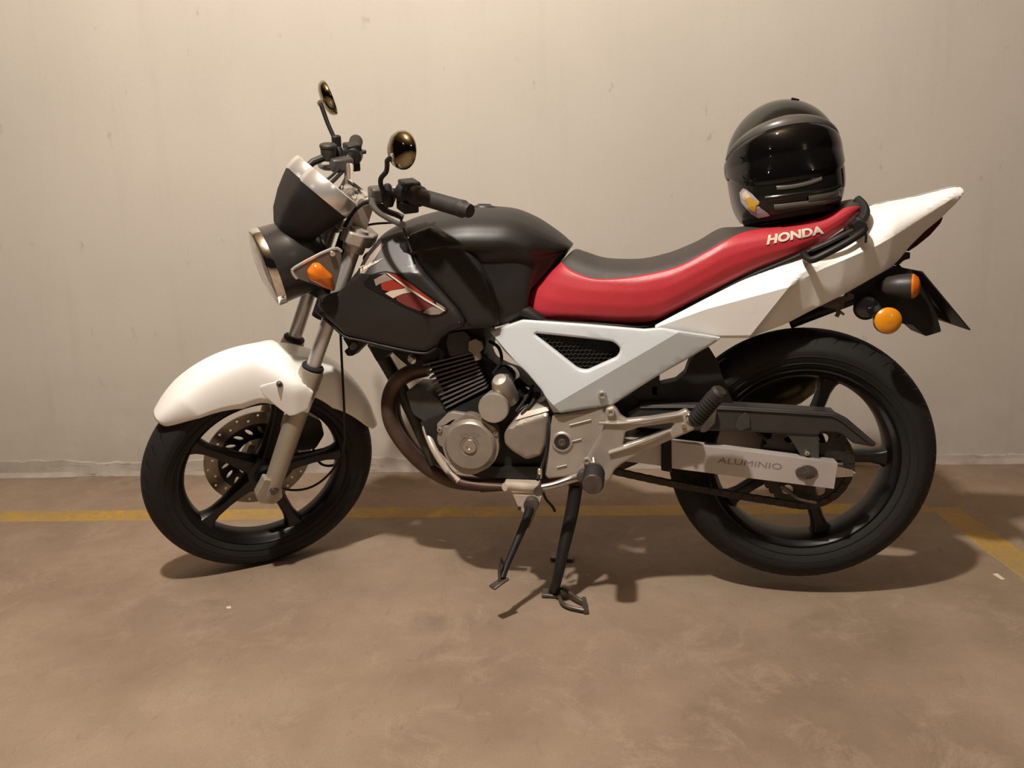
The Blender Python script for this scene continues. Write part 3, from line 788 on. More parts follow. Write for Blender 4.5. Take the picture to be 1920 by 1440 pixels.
# ------------------------------------------------------------------ tank and shrouds
tp = [(0, 0), (.02, .30), (.05, .50), (.10, .72), (.16, .87), (.24, .97), (.30, 1.0), (.335, .985), (.37, .90), (.42, .84), (.55, .84), (.75, .86), (.92, .84), (1, .74)]
tk = [([(0.3561,0.8761)][0], [(0.3798,0.7373)][0], .060), ([(0.3789,0.8936)][0], [(0.4048,0.7014)][0], .095), ([(0.4124,0.9108)][0], [(0.435,0.6773)][0], .125),
      ([(0.4642,0.9286)][0], [(0.4856,0.662)][0], .148), ([(0.5245,0.9409)][0], [(0.5443,0.6618)][0], .160), ([(0.597,0.9477)][0], [(0.6027,0.6677)][0], .163),
      ([(0.6553,0.9449)][0], [(0.6565,0.67)][0], .158), ([(0.7028,0.9374)][0], [(0.7028,0.6833)][0], .148), ([(0.751,0.9163)][0], [(0.73,0.6941)][0], .132),
      ([(0.7914,0.8892)][0], [(0.7346,0.7385)][0], .108), ([(0.814,0.8712)][0], [(0.7688,0.7789)][0], .088), ([(0.8316,0.8546)][0], [(0.8068,0.8184)][0], .062)]
tank = finish(loft(tk, tp, n=5, ns=34), 'fuel_tank', 'tank_black', bike, smooth=50)
finish(lathe([(0, .036), (.004, .037), (.010, .034), (.012, .020), (.016, .014), (.016, 0)], (.62, 0, .936), (0.05, 0, 1), 32), 'fuel_cap', 'tank_black', tank)

sh_o = [(0.3476,0.807),(0.3627,0.8429),(0.3819,0.8664),(0.4029,0.8826),(0.431,0.8937),(0.4587,0.9002),(0.4717,0.8905),(0.4808,0.8525),(0.494,0.819),(0.5126,0.7948),(0.5456,0.7584),(0.5809,0.717),(0.5971,0.6877),(0.5892,0.6744),(0.5615,0.6659),(0.5358,0.6488),(0.5222,0.6265),(0.4988,0.6141),(0.4634,0.6166),(0.3978,0.6317),(0.3418,0.6443),(0.3008,0.6532),(0.2741,0.6797),(0.2535,0.6998),(0.24,0.7273),(0.2456,0.7496),(0.272,0.7542),(0.3009,0.7613),(0.3228,0.7806)]
shp = [tuple(p) for p in fillet(sh_o, .006, 2)]
xk = [(0.3887,0.816)][0][0]
def shv(x, z):
    y = -.172 + max(0, xk - x) * .16 + max(0, z - .80) * .62 + max(0, .70 - z) * .30
    return y
shroud = finish(panel(shp, shv, .008, grid=.010, R=.016, amt=.012), 'tank_shroud', 'shroud_black', bike, smooth=40)
mirror_y(shroud)
# slanting knee ridge that runs from the shroud down towards the side cover
kr = fillet([(0.5226,0.9032),(0.5586,0.886),(0.5897,0.8689),(0.6155,0.8425),(0.6388,0.8113),(0.6593,0.7681),(0.6701,0.7212),(0.6713,0.6775),(0.6094,0.6729),(0.595,0.6865),(0.5787,0.7159),(0.5432,0.7575),(0.51,0.7942),(0.4912,0.8185),(0.478,0.8522),(0.4698,0.8856)], .006, 2)
kp = finish(panel([tuple(p) for p in kr], lambda x, z: -.150 - .012 * max(0, 1 - abs(x - .56) / .1), .02, grid=.012, R=.02, amt=.012), 'knee_panel', 'tank_black', bike, smooth=45)
mirror_y(kp)
p = [(0.4711,0.8753)][0]; bolt(p[0], p[1], -.158, .0062, shroud, 'chrome')
# leading edge: light on its forward face painted as a pale strip
decal([(0.4008,0.8684),(0.4081,0.8647),(0.3898,0.8328),(0.3701,0.8018),(0.3574,0.802),(0.3777,0.8402)], [shroud], 'edge_sheen', 'decal_grey', shroud, label='pale painted sheen on the leading edge')
lettering('Twister', [[(0.3576,0.8044)][0], [(0.4047,0.8289)][0], [(0.4127,0.8372)][0], [(0.3533,0.8153)][0]][0:4], [shroud], 'lettering', 'letter_white', shroud, off=.0016, bold=.03, shear=.25, label='small slanted pale script')
# wing emblem set in a recessed dark border
em = [(0.3645,0.7796),(0.378,0.7927),(0.3988,0.8032),(0.419,0.8065),(0.4413,0.8026),(0.4679,0.789),(0.5133,0.7561),(0.5445,0.7353),(0.5588,0.7231),(0.5621,0.7147),(0.5506,0.7063),(0.5294,0.7016),(0.5108,0.7029),(0.4936,0.7091),(0.4521,0.7277),(0.4071,0.7537),(0.374,0.7698)]
emb = decal(fillet(em, .004, 2), [shroud, kp], 'emblem', 'decal_dark', shroud, off=.0010, label='wing emblem in red, cream and grey')
for pts, mt, nm in (([(0.3928,0.7877),(0.4187,0.8005),(0.4379,0.7871),(0.4099,0.7802),(0.3969,0.7732)], 'decal_grey', 'emblem_tip'),
                    ([(0.4074,0.7803),(0.4354,0.7871),(0.4643,0.7687),(0.4251,0.7607),(0.4115,0.7645)], 'decal_red', 'emblem_red'),
                    ([(0.4173,0.756),(0.4302,0.7619),(0.4592,0.7663),(0.4668,0.7687),(0.4799,0.7577),(0.4611,0.7555),(0.4445,0.7496),(0.4355,0.7449)], 'decal_cream', 'emblem_stroke'),
                    ([(0.4419,0.7472),(0.461,0.7543),(0.4798,0.7565),(0.5268,0.7258),(0.5091,0.7187),(0.4964,0.7152),(0.4646,0.7276),(0.4452,0.7387)], 'decal_wine', 'emblem_wine'),
                    ([(0.509,0.7175),(0.5268,0.7258),(0.5535,0.7147),(0.5408,0.7076),(0.5209,0.7065),(0.5037,0.7115)], 'decal_grey', 'emblem_heel'),
                    ([(0.43,0.8015),(0.4423,0.799),(0.4676,0.7842),(0.513,0.7501),(0.531,0.7366),(0.5272,0.7343),(0.4826,0.7612),(0.4466,0.7869)], 'decal_red', 'emblem_upper_red'),
                    ([(0.5346,0.7354),(0.5491,0.7268),(0.5574,0.7195),(0.5463,0.7208),(0.5368,0.7282)], 'decal_grey', 'emblem_upper_tip'),
                    ([(0.4225,0.8017),(0.4287,0.8004),(0.4718,0.7698),(0.5127,0.7429),(0.556,0.7159),(0.5522,0.7147),(0.51,0.7393),(0.4692,0.7662)], 'letter_white', 'emblem_line')):
    decal(pts, [emb], nm, mt, emb, off=.0009 if 'line' not in nm else .0018)
# lower lip of the shroud
b = tube([(q_[0], shv(q_[0], q_[1]) + .004, q_[1]) for q_ in [(0.2553,0.6979),(0.2759,0.6778),(0.3027,0.6527),(0.3435,0.6438),(0.3993,0.6312),(0.4648,0.6162),(0.5001,0.6137),(0.5234,0.6261)]], .0035, 8, smoothn=3); finish(b, 'shroud_lip', 'black_plastic', shroud)

# ------------------------------------------------------------------ seat
sp_ = [(0, .0), (.03, .42), (.07, .66), (.13, .82), (.20, .90), (.32, .97), (.48, 1.0), (.7, .99), (.88, .93), (.96, .86), (1, .78)]
st_px = [([(0.8186,0.8247)], [(0.7119,0.7329)], .062, .11), ([(0.8378,0.8407)], [(0.7214,0.7041)], .082, .21), ([(0.8631,0.834)], [(0.7521,0.6853)], .098, .25), ([(0.9022,0.8207)], [(0.8217,0.6813)], .112, .29),
         ([(0.9412,0.8162)], [(0.8849,0.6791)], .122, .28), ([(0.9997,0.8164)], [(0.9613,0.675)], .130, .22), ([(1.058,0.829)], [(1.016,0.6783)], .132, .21), ([(1.096,0.843)], [(1.062,0.6995)], .132, .22),
         ([(1.132,0.8594)], [(1.117,0.7298)], .130, .20), ([(1.172,0.8816)], [(1.173,0.7595)], .128, .20), ([(1.219,0.8841)], [(1.24,0.7917)], .124, .09), ([(1.29,0.8908)], [(1.308,0.8168)], .118, .06),
         ([(1.371,0.9065)], [(1.373,0.8445)], .108, .07), ([(1.427,0.9321)], [(1.423,0.8769)], .094, .20), ([(1.464,0.938)], [(1.453,0.903)], .074, .42), ([(1.483,0.9235)], [(1.469,0.9072)], .045, .5)]
st = [(a[0], b_[0], h, sm_) for a, b_, h, sm_ in st_px]
seat = finish(loft(st, sp_, n=5, ns=30), 'seat', 'seat_black', bike, smooth=60)
b = loft(st[:15], sp_, n=5, s0=lambda q: q, s1=lambda q: 1.0, out=.0035, ns=22, both=False)
red = finish(b, 'seat_side', 'seat_red', seat, smooth=60, label='red vinyl side of the seat')
sm = red.modifiers.new('thickness', 'SOLIDIFY'); sm.thickness = .004; sm.offset = -1
mirror_y(red).modifiers.clear()
lettering('HONDA', [[(1.256,0.846)][0], [(1.377,0.867)][0], [(1.37,0.8839)][0], [(1.258,0.8663)][0]], [red], 'lettering', 'letter_white', seat, off=.0018, bold=.045, shear=.12, label='white HONDA lettering')
b = tube([(x_, -.108, z_) for x_, z_ in [(0.7313,0.6965),(0.7729,0.6828),(0.8702,0.6761),(0.9541,0.6708),(1.006,0.6693),(1.037,0.6848),(1.129,0.7315),(1.204,0.7703),(1.306,0.8123),(1.376,0.8437)]], .004, 8, smoothn=3); finish(b, 'seat_base', 'black_plastic', seat)

# ------------------------------------------------------------------ side covers (white) with mesh vent
sc_o = [tuple(p) for p in fillet([(0.6462,0.6617),(0.7241,0.6881),(0.8707,0.6788),(0.9988,0.6686),(1.036,0.672),(1.167,0.6479),(1.154,0.6361),(1.09,0.5969),(1.029,0.5605),(0.9527,0.5097),(0.9311,0.4934),(0.8586,0.4827),(0.7923,0.4718),(0.7852,0.4907),(0.7698,0.5269),(0.7325,0.5691),(0.6794,0.6149)], .006, 3)]
hole = [tuple(p) for p in fillet([(0.749,0.6577),(0.931,0.6402),(0.9475,0.6245),(0.9405,0.6076),(0.8713,0.5758),(0.852,0.5794)], .012, 5)]
ra, rb = [Vector(p) for p in [(0.8124,0.506),(1.057,0.653)]]
rd = (rb - ra).normalized(); rn = Vector((-rd.y, rd.x))
la, lb = [Vector(p) for p in [(0.6456,0.6421),(0.7924,0.4781)]]
ld = (lb - la).normalized(); ln = Vector((ld.y, -ld.x)) * -1
def scv(x, z):
    d = (Vector((x, z)) - ra).dot(rn)
    y = -.160
    y += max(0, d) * .16
    y += max(0, -d) * .28
    e = (Vector((x, z)) - la).dot(Vector((ld.y, -ld.x)))
    e = abs(e)
    if e < .014: y += (.014 - e) * 1.2
    return y
sc = finish(panel(sc_o, scv, .006, holes=[hole], grid=.02, R=.006, amt=.004, holeR=.008, creases=[(ra, rb), (la, lb), (la + ln * .014, lb + ln * .014), (la - ln * .014, lb - ln * .014)]), 'side_cover', 'silver_paint', bike, smooth=24)
mirror_y(sc)
# honeycomb mesh behind the vent
b = bmesh.new(); hx = [p[0] for p in hole]; hz = [p[1] for p in hole]
def inside(x, z, loop):
    c = False; j = len(loop) - 1
    for i in range(len(loop)):
        if ((loop[i][1] > z) != (loop[j][1] > z)) and x < (loop[j][0] - loop[i][0]) * (z - loop[i][1]) / (loop[j][1] - loop[i][1]) + loop[i][0]: c = not c
        j = i
    return c
pit = .0105; iy = 0; z = min(hz) - .004
while z < max(hz) + .004:
    x = min(hx) - .004 + (pit / 2 if iy % 2 else 0)
    while x < max(hx) + .004:
        if inside(x, z, hole) or segdist((x, z), hole) < .006:
            for a in (90, 210, 330):
                dx, dz = cos(radians(a)) * pit * .5774, sin(radians(a)) * pit * .5774
                add_tube(b, [(x, -.126, z), (x + dx, -.126, z + dz)], .0013, 4, caps=False)
            for a in (30, 150, 270):
                pass
        x += pit
    z += pit * .866; iy += 1
finish(b, 'vent_mesh', 'black_plastic', bike, smooth=0, kind='stuff')
finish(prism(fillet([(0.7368,0.661),(0.9424,0.6456),(0.9616,0.62),(0.9497,0.5968),(0.8579,0.562)], .01), -.112, -.108), 'vent_backing', 'black_plastic', bike)

# ------------------------------------------------------------------ tail
tl_o = [tuple(p) for p in fillet([(1.021,0.6739),(1.13,0.7305),(1.205,0.7672),(1.305,0.8103),(1.331,0.82),(1.349,0.8106),(1.393,0.8288),(1.437,0.8522),(1.463,0.8693),(1.453,0.894),(1.455,0.9098),(1.474,0.9176),(1.506,0.9264),(1.536,0.9336),(1.595,0.9435),(1.664,0.9608),(1.679,0.9604),(1.686,0.9499),(1.666,0.9218),(1.639,0.895),(1.6,0.8651),(1.569,0.835),(1.55,0.8093),(1.534,0.7936),(1.492,0.7698),(1.435,0.737),(1.379,0.7071),(1.314,0.6735),(1.238,0.6429),(1.169,0.6443),(1.038,0.6545),(1.026,0.6618)], .005, 3)]
ta, tb, tc2, td, te, tf = [Vector(p) for p in [(1.025,0.6711),(1.129,0.7096),(1.304,0.7567),(1.379,0.7943),(1.489,0.8401),(1.656,0.9344)]]
tm = Vector([(1.227,0.6456)][0])
TTOP = [(1.462,0.9171),(1.506,0.9264),(1.536,0.9336),(1.595,0.9435),(1.664,0.9608),(1.681,0.9603)]
def tlv(x, z):
    # ridge height by x
    pts = [ta, tb, tc2, td, te, tf]; zr = pts[0].y
    for i in range(5):
        if pts[i].x <= x <= pts[i + 1].x: zr = pts[i].y + (pts[i + 1].y - pts[i].y) * (x - pts[i].x) / (pts[i + 1].x - pts[i].x)
    if x > tf.x: zr = tf.y
    taper = max(0, x - 1.30) * .19 + max(0, x - 1.52) * .28
    d = z - zr; y = -.142 + taper
    if x < 1.0: y += 0
    z1 = None
    for i in range(len(TTOP) - 1):
        if TTOP[i][0] <= x <= TTOP[i + 1][0]: z1 = TTOP[i][1] + (TTOP[i + 1][1] - TTOP[i][1]) * (x - TTOP[i][0]) / (TTOP[i + 1][0] - TTOP[i][0])
    if x > TTOP[-1][0]: z1 = TTOP[-1][1]
    if z1 is not None and d > 0:
        t = min(max((z1 - z) / max(z1 - zr, 1e-3), 0), 1); k = min(max((x - TTOP[0][0]) / .05, 0), 1)
        ya = y + d * .72; yb_ = y * (1 - (1 - t) ** 2.4) ** .8; y = ya * (1 - k) + yb_ * k
    else: y += max(0, d) * .72 + max(0, -d) * .20
    # hollow rear flank behind the short diagonal edge
    L = (tc2 - tm); n_ = Vector((L.y, -L.x)).normalized(); e = (Vector((x, z)) - tm).dot(n_)
    ke = 1 - min(max((x - 1.36) / .06, 0), 1)
    if e > 0 and d < .015: y += min(e, .012) * .9 * min(1, (.015 - d) / .015) * ke + max(0, -d) * .15 * min(1, e / .02)
    return min(y, -.001)
tail = finish(panel(tl_o, tlv, .005, grid=.0075, R=.004, amt=.003, inset=False, creases=[(ta, tb), (tb, tc2), (tc2, td), (td, te), (te, tf), (tm, tc2), (tm + Vector((.012, 0)), tc2 + Vector((.012, 0)))]), 'tail_fairing', 'white_paint', bike, smooth=20)
mirror_y(tail)
# top deck joining both sides behind the seat
# tail light
b = prism(fillet([(1.643,0.896),(1.639,0.8824),(1.619,0.8564),(1.592,0.8325),(1.575,0.8212),(1.571,0.8283),(1.591,0.8489),(1.617,0.876)], .004), -.026, .026); finish(b, 'tail_light', 'red_lens', bike, bevel=.004)
b = prism(fillet([(1.544,0.7941),(1.561,0.8172),(1.574,0.8216),(1.575,0.8076),(1.562,0.8032),(1.551,0.7916)], .003), -.045, .045); finish(b, 'tail_bracket', 'black_plastic', bike, bevel=.002)
# dark slot, strap and grab rail
decal(fillet([(1.353,0.8363),(1.423,0.8705),(1.437,0.8724),(1.44,0.8657),(1.392,0.8377),(1.356,0.8182)], .003), [tail], 'rail_slot', 'black_plastic', tail, off=.0012) if False else None
grb = [(1.337,-0.115,0.8251),(1.338,-0.135,0.817),(1.348,-0.15,0.8142),(1.374,-0.155,0.8272),(1.406,-0.152,0.8441),(1.434,-0.146,0.8609),(1.448,-0.138,0.8703),(1.454,-0.12,0.8809),(1.446,-0.1,0.8942)]
finish(tube(grb, .0078, 12, smoothn=5), 'grab_rail', 'black_plastic', bike)
o = finish(tube([(x, -y, z) for x, y, z in grb], .0078, 12, smoothn=5), 'grab_rail', 'black_plastic', bike)
finish(tube([(1.35,-0.125,0.8343),(1.379,-0.13,0.8473),(1.41,-0.13,0.8633),(1.438,-0.12,0.8746)], .0052, 10, smoothn=5), 'inner_rail', 'grey_plastic', bike)
finish(prism(fillet([(1.426,0.8859),(1.439,0.8945),(1.452,0.8875),(1.459,0.8741),(1.453,0.8654),(1.438,0.8658)], .004), -.140, -.095), 'rail_mount', 'black_plastic', bike, bevel=.003)
finish(tube([(1.451,-0.142,0.8724),(1.454,-0.142,0.8593),(1.454,-0.14,0.8471)], .0028, 8), 'strap_hook', 'black_plastic', bike)
finish(tube([(1.452,-0.06,0.937),(1.462,-0.075,0.923),(1.463,-0.09,0.9072),(1.453,-0.1,0.8896)], .010, 10, smoothn=4), 'seat_strap', 'rubber', bike)

# ------------------------------------------------------------------ engine
# cylinder barrel with its cooling fins: the fins lie across the forward-leaning cylinder axis
TL, TR, BR, BL = [Vector(p) for p in [(0.4708,0.5775),(0.5989,0.6074),(0.6307,0.5155),(0.5276,0.4605)]]
core = [BL.lerp(BR, .07), BL.lerp(BR, .93), TL.lerp(TR, .93), TL.lerp(TR, .07)]
cyl = finish(prism([tuple(p) for p in core], -.062, .062), 'cylinder', 'engine_dark', bike)
NF = 11
for k in range(NF):
    t = (k + .3) / NF
    a = TL.lerp(BL, t); c = TR.lerp(BR, t); up = (TL - BL).normalized() * .0022
    q = [(a - up), (c - up), (c + up), (a + up)]
    finish(prism(fillet([tuple(p) for p in q], .0018, 2), -.086, .086), 'cooling_fin', 'fin_grey', cyl, bevel=.0008, seg=1)
# head and its cover, tucked below the tank
hd_o = [(0.447,0.583),(0.4404,0.6107),(0.4681,0.6302),(0.5108,0.6379),(0.538,0.6585),(0.5827,0.666),(0.6201,0.6607),(0.6281,0.6299),(0.6218,0.5937),(0.596,0.6014),(0.4679,0.5725)]
head = finish(prism(fillet(hd_o, .006), -.075, .075), 'cylinder_head', 'engine_dark', bike, bevel=.004)
finish(prism(fillet([(0.54,0.6522),(0.5792,0.6572),(0.5942,0.6417),(0.5929,0.6057),(0.5429,0.5953),(0.5336,0.6239)], .006), -.088, -.07), 'head_cover', 'frame_grey', head, bevel=.003)
finish(prism(fillet([(0.5907,0.633),(0.6065,0.6406),(0.6216,0.6329),(0.6236,0.615),(0.6156,0.6074),(0.6203,0.592),(0.6046,0.5868),(0.6001,0.6048),(0.59,0.6125)], .003), -.100, -.082), 'cam_chain_tensioner', 'engine_grey', head, bevel=.002)
finish(lathe([(0, .0), (0, .012), (.012, .012), (.016, .006), (.016, 0)], [(0.4529,-0.085,0.5909)][0], (-.3, -1, 0), 14), 'head_bolt', 'brushed_steel', head)
finish(tube([(0.4997,-0.08,0.6291),(0.5161,-0.095,0.6211),(0.5247,-0.09,0.6048),(0.5164,-0.08,0.5901)], .006, 8, smoothn=4), 'spark_plug_lead', 'rubber', bike)
# intake and carburettor mass behind the cylinder
finish(prism(fillet([(0.6095,0.6223),(0.6208,0.601),(0.6307,0.5744),(0.6648,0.5557),(0.6911,0.5478),(0.7145,0.5238),(0.7353,0.5078),(0.7454,0.4823),(0.7315,0.4483),(0.6644,0.4408),(0.6321,0.4882),(0.6203,0.5422),(0.6095,0.5824)], .01), -.045, .050), 'carburettor', 'engine_dark', bike, bevel=.006)
for c_, r_, l_ in (((960,700),.030,.06), ((985,735),.022,.05)):
    pass
finish(lathe([(0, .0), (0, .024), (.02, .028), (.06, .028), (.065, .022), (.065, 0)], [(0.6778,-0.03,0.5364)][0], (-.1, -1, .2), 24), 'carburettor_bowl', 'gloss_black', bike)
finish(lathe([(0, .0), (0, .014), (.03, .014), (.035, .009), (.035, 0)], [(0.7179,-0.05,0.5022)][0], (-.1, -1, .2), 18), 'carburettor_cap', 'gloss_black', bike)
for pts, r in (([(0.6341,-0.06,0.6283),(0.6591,-0.08,0.616),(0.6664,-0.09,0.5869),(0.6453,-0.085,0.5549)], .004), ([(0.7403,-0.08,0.5258),(0.7231,-0.1,0.4963),(0.7036,-0.12,0.4698)], .004), ([(0.7514,-0.09,0.5099),(0.7368,-0.11,0.4833),(0.7161,-0.12,0.4622)], .0045), ([(0.5929,-0.08,0.6057),(0.6287,-0.08,0.5902),(0.6543,-0.06,0.5632)], .0035)):
    finish(tube(pts, r, 8, smoothn=5), 'engine_hose', 'rubber', bike)
# crankcase
cc = [(0.465,0.433),(0.5265,0.458),(0.63,0.5081),(0.6876,0.4757),(0.7779,0.4766),(0.7751,0.295),(0.7161,0.2936),(0.6566,0.2976),(0.5766,0.3012),(0.537,0.3223),(0.4983,0.3655),(0.4728,0.3992)]
finish(prism(fillet(cc, .01), -.085, .105), 'crankcase', 'engine_dark', bike, bevel=.006)
finish(prism(fillet([(0.5345,0.3391),(0.555,0.3149),(0.6052,0.2983),(0.7554,0.2979),(0.7559,0.3303),(0.6591,0.3255)], .006), -.100, -.08), 'sump', 'engine_dark', bike, bevel=.004)
finish(prism(fillet([(0.4219,0.5087),(0.4807,0.5092),(0.5264,0.4631),(0.5168,0.4255),(0.4765,0.4223),(0.4375,0.4487)], .01), -.070, .070), 'crankcase_front', 'frame_grey', bike, bevel=.006)
# generator cover (large round cover on the left)
gx, gz = [(0.5901,0.3857)][0]
gR = .0695
go = []
for k in range(72):
    a = 2 * pi * k / 72; r = gR
    d = math.degrees(a) % 360
    if 140 < d < 185: r += .014 * sin(pi * (d - 140) / 45) ** .5
    if 70 < d < 115: r += .006 * sin(pi * (d - 70) / 45)
    if 10 < d < 48: r += .006 * sin(pi * (d - 10) / 38)
    if 225 < d < 290: r += .006 * sin(pi * (d - 225) / 65)
    go.append((gx + r * cos(a), gz + r * sin(a)))
gen = finish(prism(go, -.118, -.080), 'generator_cover', 'engine_grey', bike, bevel=.004)
finish(lathe([(0, gR * .93), (.004, gR * .90), (.010, gR * .84), (.012, gR * .80), (.012, .024), (.010, .021), (.010, 0)], (gx, -.117, gz), seg=64), 'cover_face', 'engine_grey', gen)
finish(lathe([(0, .0175), (.004, .0175), (.006, .016), (.006, .007), (.003, .006), (.003, 0)], (gx, -.127, gz), seg=32), 'inspection_cap', 'brushed_steel', gen)
for px_ in ([(0.5884,0.4371)][0], [(0.516,0.4228)][0], [(0.5417,0.3486)][0], [(0.6536,0.417)][0], [(0.6147,0.334)][0]):
    bolt(px_[0], px_[1], -.117, .0065, gen, 'engine_grey')
lettering('HONDA', [[(0.5673,0.4065)][0], [(0.6191,0.41)][0], [(0.6182,0.4205)][0], [(0.569,0.4171)][0]], lambda x, z: -.1295, 'lettering', 'letter_dark', gen, off=.0004, bold=.03, shear=0, label='small cast HONDA lettering')
# clutch pushrod tabs, gasket flange at the front
finish(prism(fillet([(0.5309,0.4575),(0.5442,0.4629),(0.5961,0.4556),(0.5984,0.4464),(0.5461,0.4445),(0.5163,0.4255),(0.508,0.4174),(0.5061,0.4333)], .004), -.105, -.085), 'gasket_flange', 'cast_aluminium', bike, bevel=.002)
# starter motor and its round end
p1 = [(0.6518,-0.128,0.4815)][0]
finish(lathe([(-.05, .034), (.0, .0365), (.006, .0365), (.010, .034), (.011, .0), ], p1, (0, -1, 0), 48), 'starter_cover', 'cast_aluminium', bike)
finish(lathe([(-.02, .0), (-.02, .026), (.035, .026), (.040, .024), (.050, .022), (.058, .016), (.060, .0)], [(0.6762,-0.085,0.5056)][0], (-.15, -.55, .62), 32), 'starter_motor', 'cast_aluminium', bike)
# sprocket cover
so = [tuple(p) for p in fillet([(0.6737,0.4161),(0.6831,0.4345),(0.7014,0.4529),(0.7094,0.4711),(0.7703,0.4948),(0.7826,0.4873),(0.7793,0.4359),(0.7762,0.3995),(0.7618,0.3665),(0.7272,0.3553),(0.6944,0.3744),(0.6756,0.3925)], .008, 4)]
def spv(x, z):
    l = [(0.6933,0.4346),(0.7798,0.4642)]
    (x0, z0), (x1, z1) = l; zz = z0 + (z1 - z0) * (x - x0) / (x1 - x0)
    return -.135 + max(0, z - zz) * .8
finish(panel(so, spv, .05, grid=.008, R=.012, amt=.008), 'sprocket_cover', 'engine_grey', bike, smooth=28)
decal([(0.7021,0.4516),(0.7126,0.4672),(0.7806,0.4846),(0.7817,0.4757),(0.7199,0.457)], spv, 'cover_rib', 'cast_aluminium', bike, off=.004)
# exhaust headers: from the head round the front, down and under the engine to the right side
ex = [(0.4675,-0.03,0.5571),(0.4385,-0.035,0.5525),(0.4018,-0.035,0.5334),(0.3765,-0.03,0.5049),(0.3646,-0.03,0.4675),(0.3674,-0.03,0.4188),(0.3882,-0.02,0.3672),(0.4195,2.22e-16,0.3146),(0.458,0.02,0.2714),(0.5043,0.05,0.236),(0.5702,0.08,0.2185)]
finish(tube(ex, .0195, 20, smoothn=6), 'exhaust_header', 'rusty_pipe', bike)
ex2 = [(0.4486,0.04,0.5411),(0.4039,0.045,0.5287),(0.3695,0.05,0.5049),(0.3527,0.05,0.4632),(0.3548,0.05,0.3981),(0.3958,0.06,0.3151),(0.4542,0.08,0.2578)]
finish(tube(ex2, .0195, 20, smoothn=6), 'exhaust_header', 'rusty_pipe', bike)
ex3 = [Vector(ex[-1]), Vector((.80, .11, .235)), Vector((.95, .15, .27)), Vector((1.08, .19, .33))]
finish(tube(ex3, .022, 20, smoothn=6), 'exhaust_pipe', 'rusty_pipe', bike)
mu = lathe([(-.02, .0), (-.02, .024), (.02, .030), (.05, .052), (.09, .060), (.36, .060), (.40, .050), (.42, .030), (.425, .026), (.40, .024), (.40, 0)], (1.06, .20, .325), (.86, .02, .40), 40)
finish(mu, 'muffler', 'muffler_metal', bike)
# frame: down tube, lower tubes, painted highlight of the bend
dt = [(0.3236,0,0.6199),(0.3616,0,0.5512),(0.3996,2.22e-16,0.4749),(0.45,2.22e-16,0.3554),(0.473,0,0.3014)]
finish(tube(dt, .0185, 16, smoothn=4), 'frame_down_tube', 'frame_grey', bike)
for s in (-1, 1):
    cr = [(0.4552,-0.03,0.4172),(0.4717,-0.07,0.4005),(0.4952,-0.095,0.363),(0.5252,-0.1,0.3175),(0.5546,-0.105,0.2897),(0.6074,-0.105,0.2802),(0.6667,-0.105,0.2776)]
    ct = finish(tube([(x, y * -s, z) for x, y, z in cr[:5]], .0092, 14, smoothn=5), 'bend_highlight', 'pale_pipe', bike)  # pale stretch: chrome highlight on the bend put in as a light tube
    finish(tube([(x, y * -s, z) for x, y, z in cr[3:]], .0090, 14, smoothn=5), 'lower_frame_tube', 'rusty_pipe', bike)
for s in (-1, 1):
    pts = [(0.3335,-0.03,0.835),(0.4071,-0.06,0.7843),(0.6218,-0.1,0.7348),(0.7583,-0.1,0.684),(0.8064,-0.1,0.5711),(0.806,-0.11,0.4711)]
    finish(tube([(x, y * -s, z) for x, y, z in pts], .016, 14, smoothn=4), 'frame_rail', 'black_plastic', bike)
    pts = [(0.8066,-0.09,0.6575),(1.05,-0.09,0.6809),(1.282,-0.08,0.7496),(1.469,-0.07,0.8618)]
    finish(tube([(x, y * -s, z) for x, y, z in pts], .012, 12, smoothn=4), 'subframe_rail', 'black_plastic', bike)
# horns and brackets hanging below the shroud
finish(lathe([(-.006, .0), (-.006, .026), (.0, .028), (.010, .028), (.014, .012), (.014, 0)], [(0.2802,-0.02,0.623)][0], (-.8, -.4, .2), 28), 'horn', 'gloss_black', bike)
finish(prism(fillet([(0.2581,0.6354),(0.32,0.6245),(0.3022,0.6083),(0.2814,0.5893),(0.2674,0.5893),(0.2599,0.6016),(0.2717,0.611)], .003), -.04, .0), 'horn_bracket', 'black_plastic', bike, bevel=.002)
finish(prism(fillet([(0.3401,0.6195),(0.3966,0.6061),(0.3797,0.5954),(0.3708,0.5847),(0.3542,0.582),(0.3468,0.5954)], .003), -.075, -.02), 'shroud_bracket', 'black_plastic', bike, bevel=.003)
finish(prism(fillet([(0.3804,0.6074),(0.4637,0.5954),(0.4728,0.5608),(0.4322,0.5607),(0.4087,0.5794)], .004), -.05, .05), 'engine_mount', 'engine_dark', bike, bevel=.003)

# ------------------------------------------------------------------ pivot plate, step bracket, pegs, levers
pv = fillet([(0.7908,0.4668),(0.8515,0.4764),(0.9114,0.4884),(0.926,0.4885),(0.9381,0.4811),(0.9405,0.4686),(0.9101,0.4021),(0.869,0.3301),(0.8365,0.3189),(0.7784,0.3108),(0.771,0.3212),(0.7773,0.3998)], .004, 3)
piv = finish(panel([tuple(p) for p in pv], lambda x, z: -.138, .03, grid=.02, R=.006, amt=.005), 'pivot_plate', 'cast_aluminium', bike, smooth=30)
px_ = [(0.8128,0.4031)][0]
finish(lathe([(.0, .0255), (.002, .0250), (.004, .022), (.004, .0190), (-.004, .0175), (-.010, .0165), (-.010, .010), (-.004, .009), (-.004, 0)], (px_[0], -.1385, px_[1]), seg=36), 'pivot_boss', 'cast_aluminium', piv)
finish(lathe([(-.001, .0172), (-.0005, .0105), (-.001, .0)], (px_[0], -.1420, px_[1]), seg=30), 'recess_shade_disc', 'gloss_black', piv)  # black disc in front of the boss paints in the recess shade
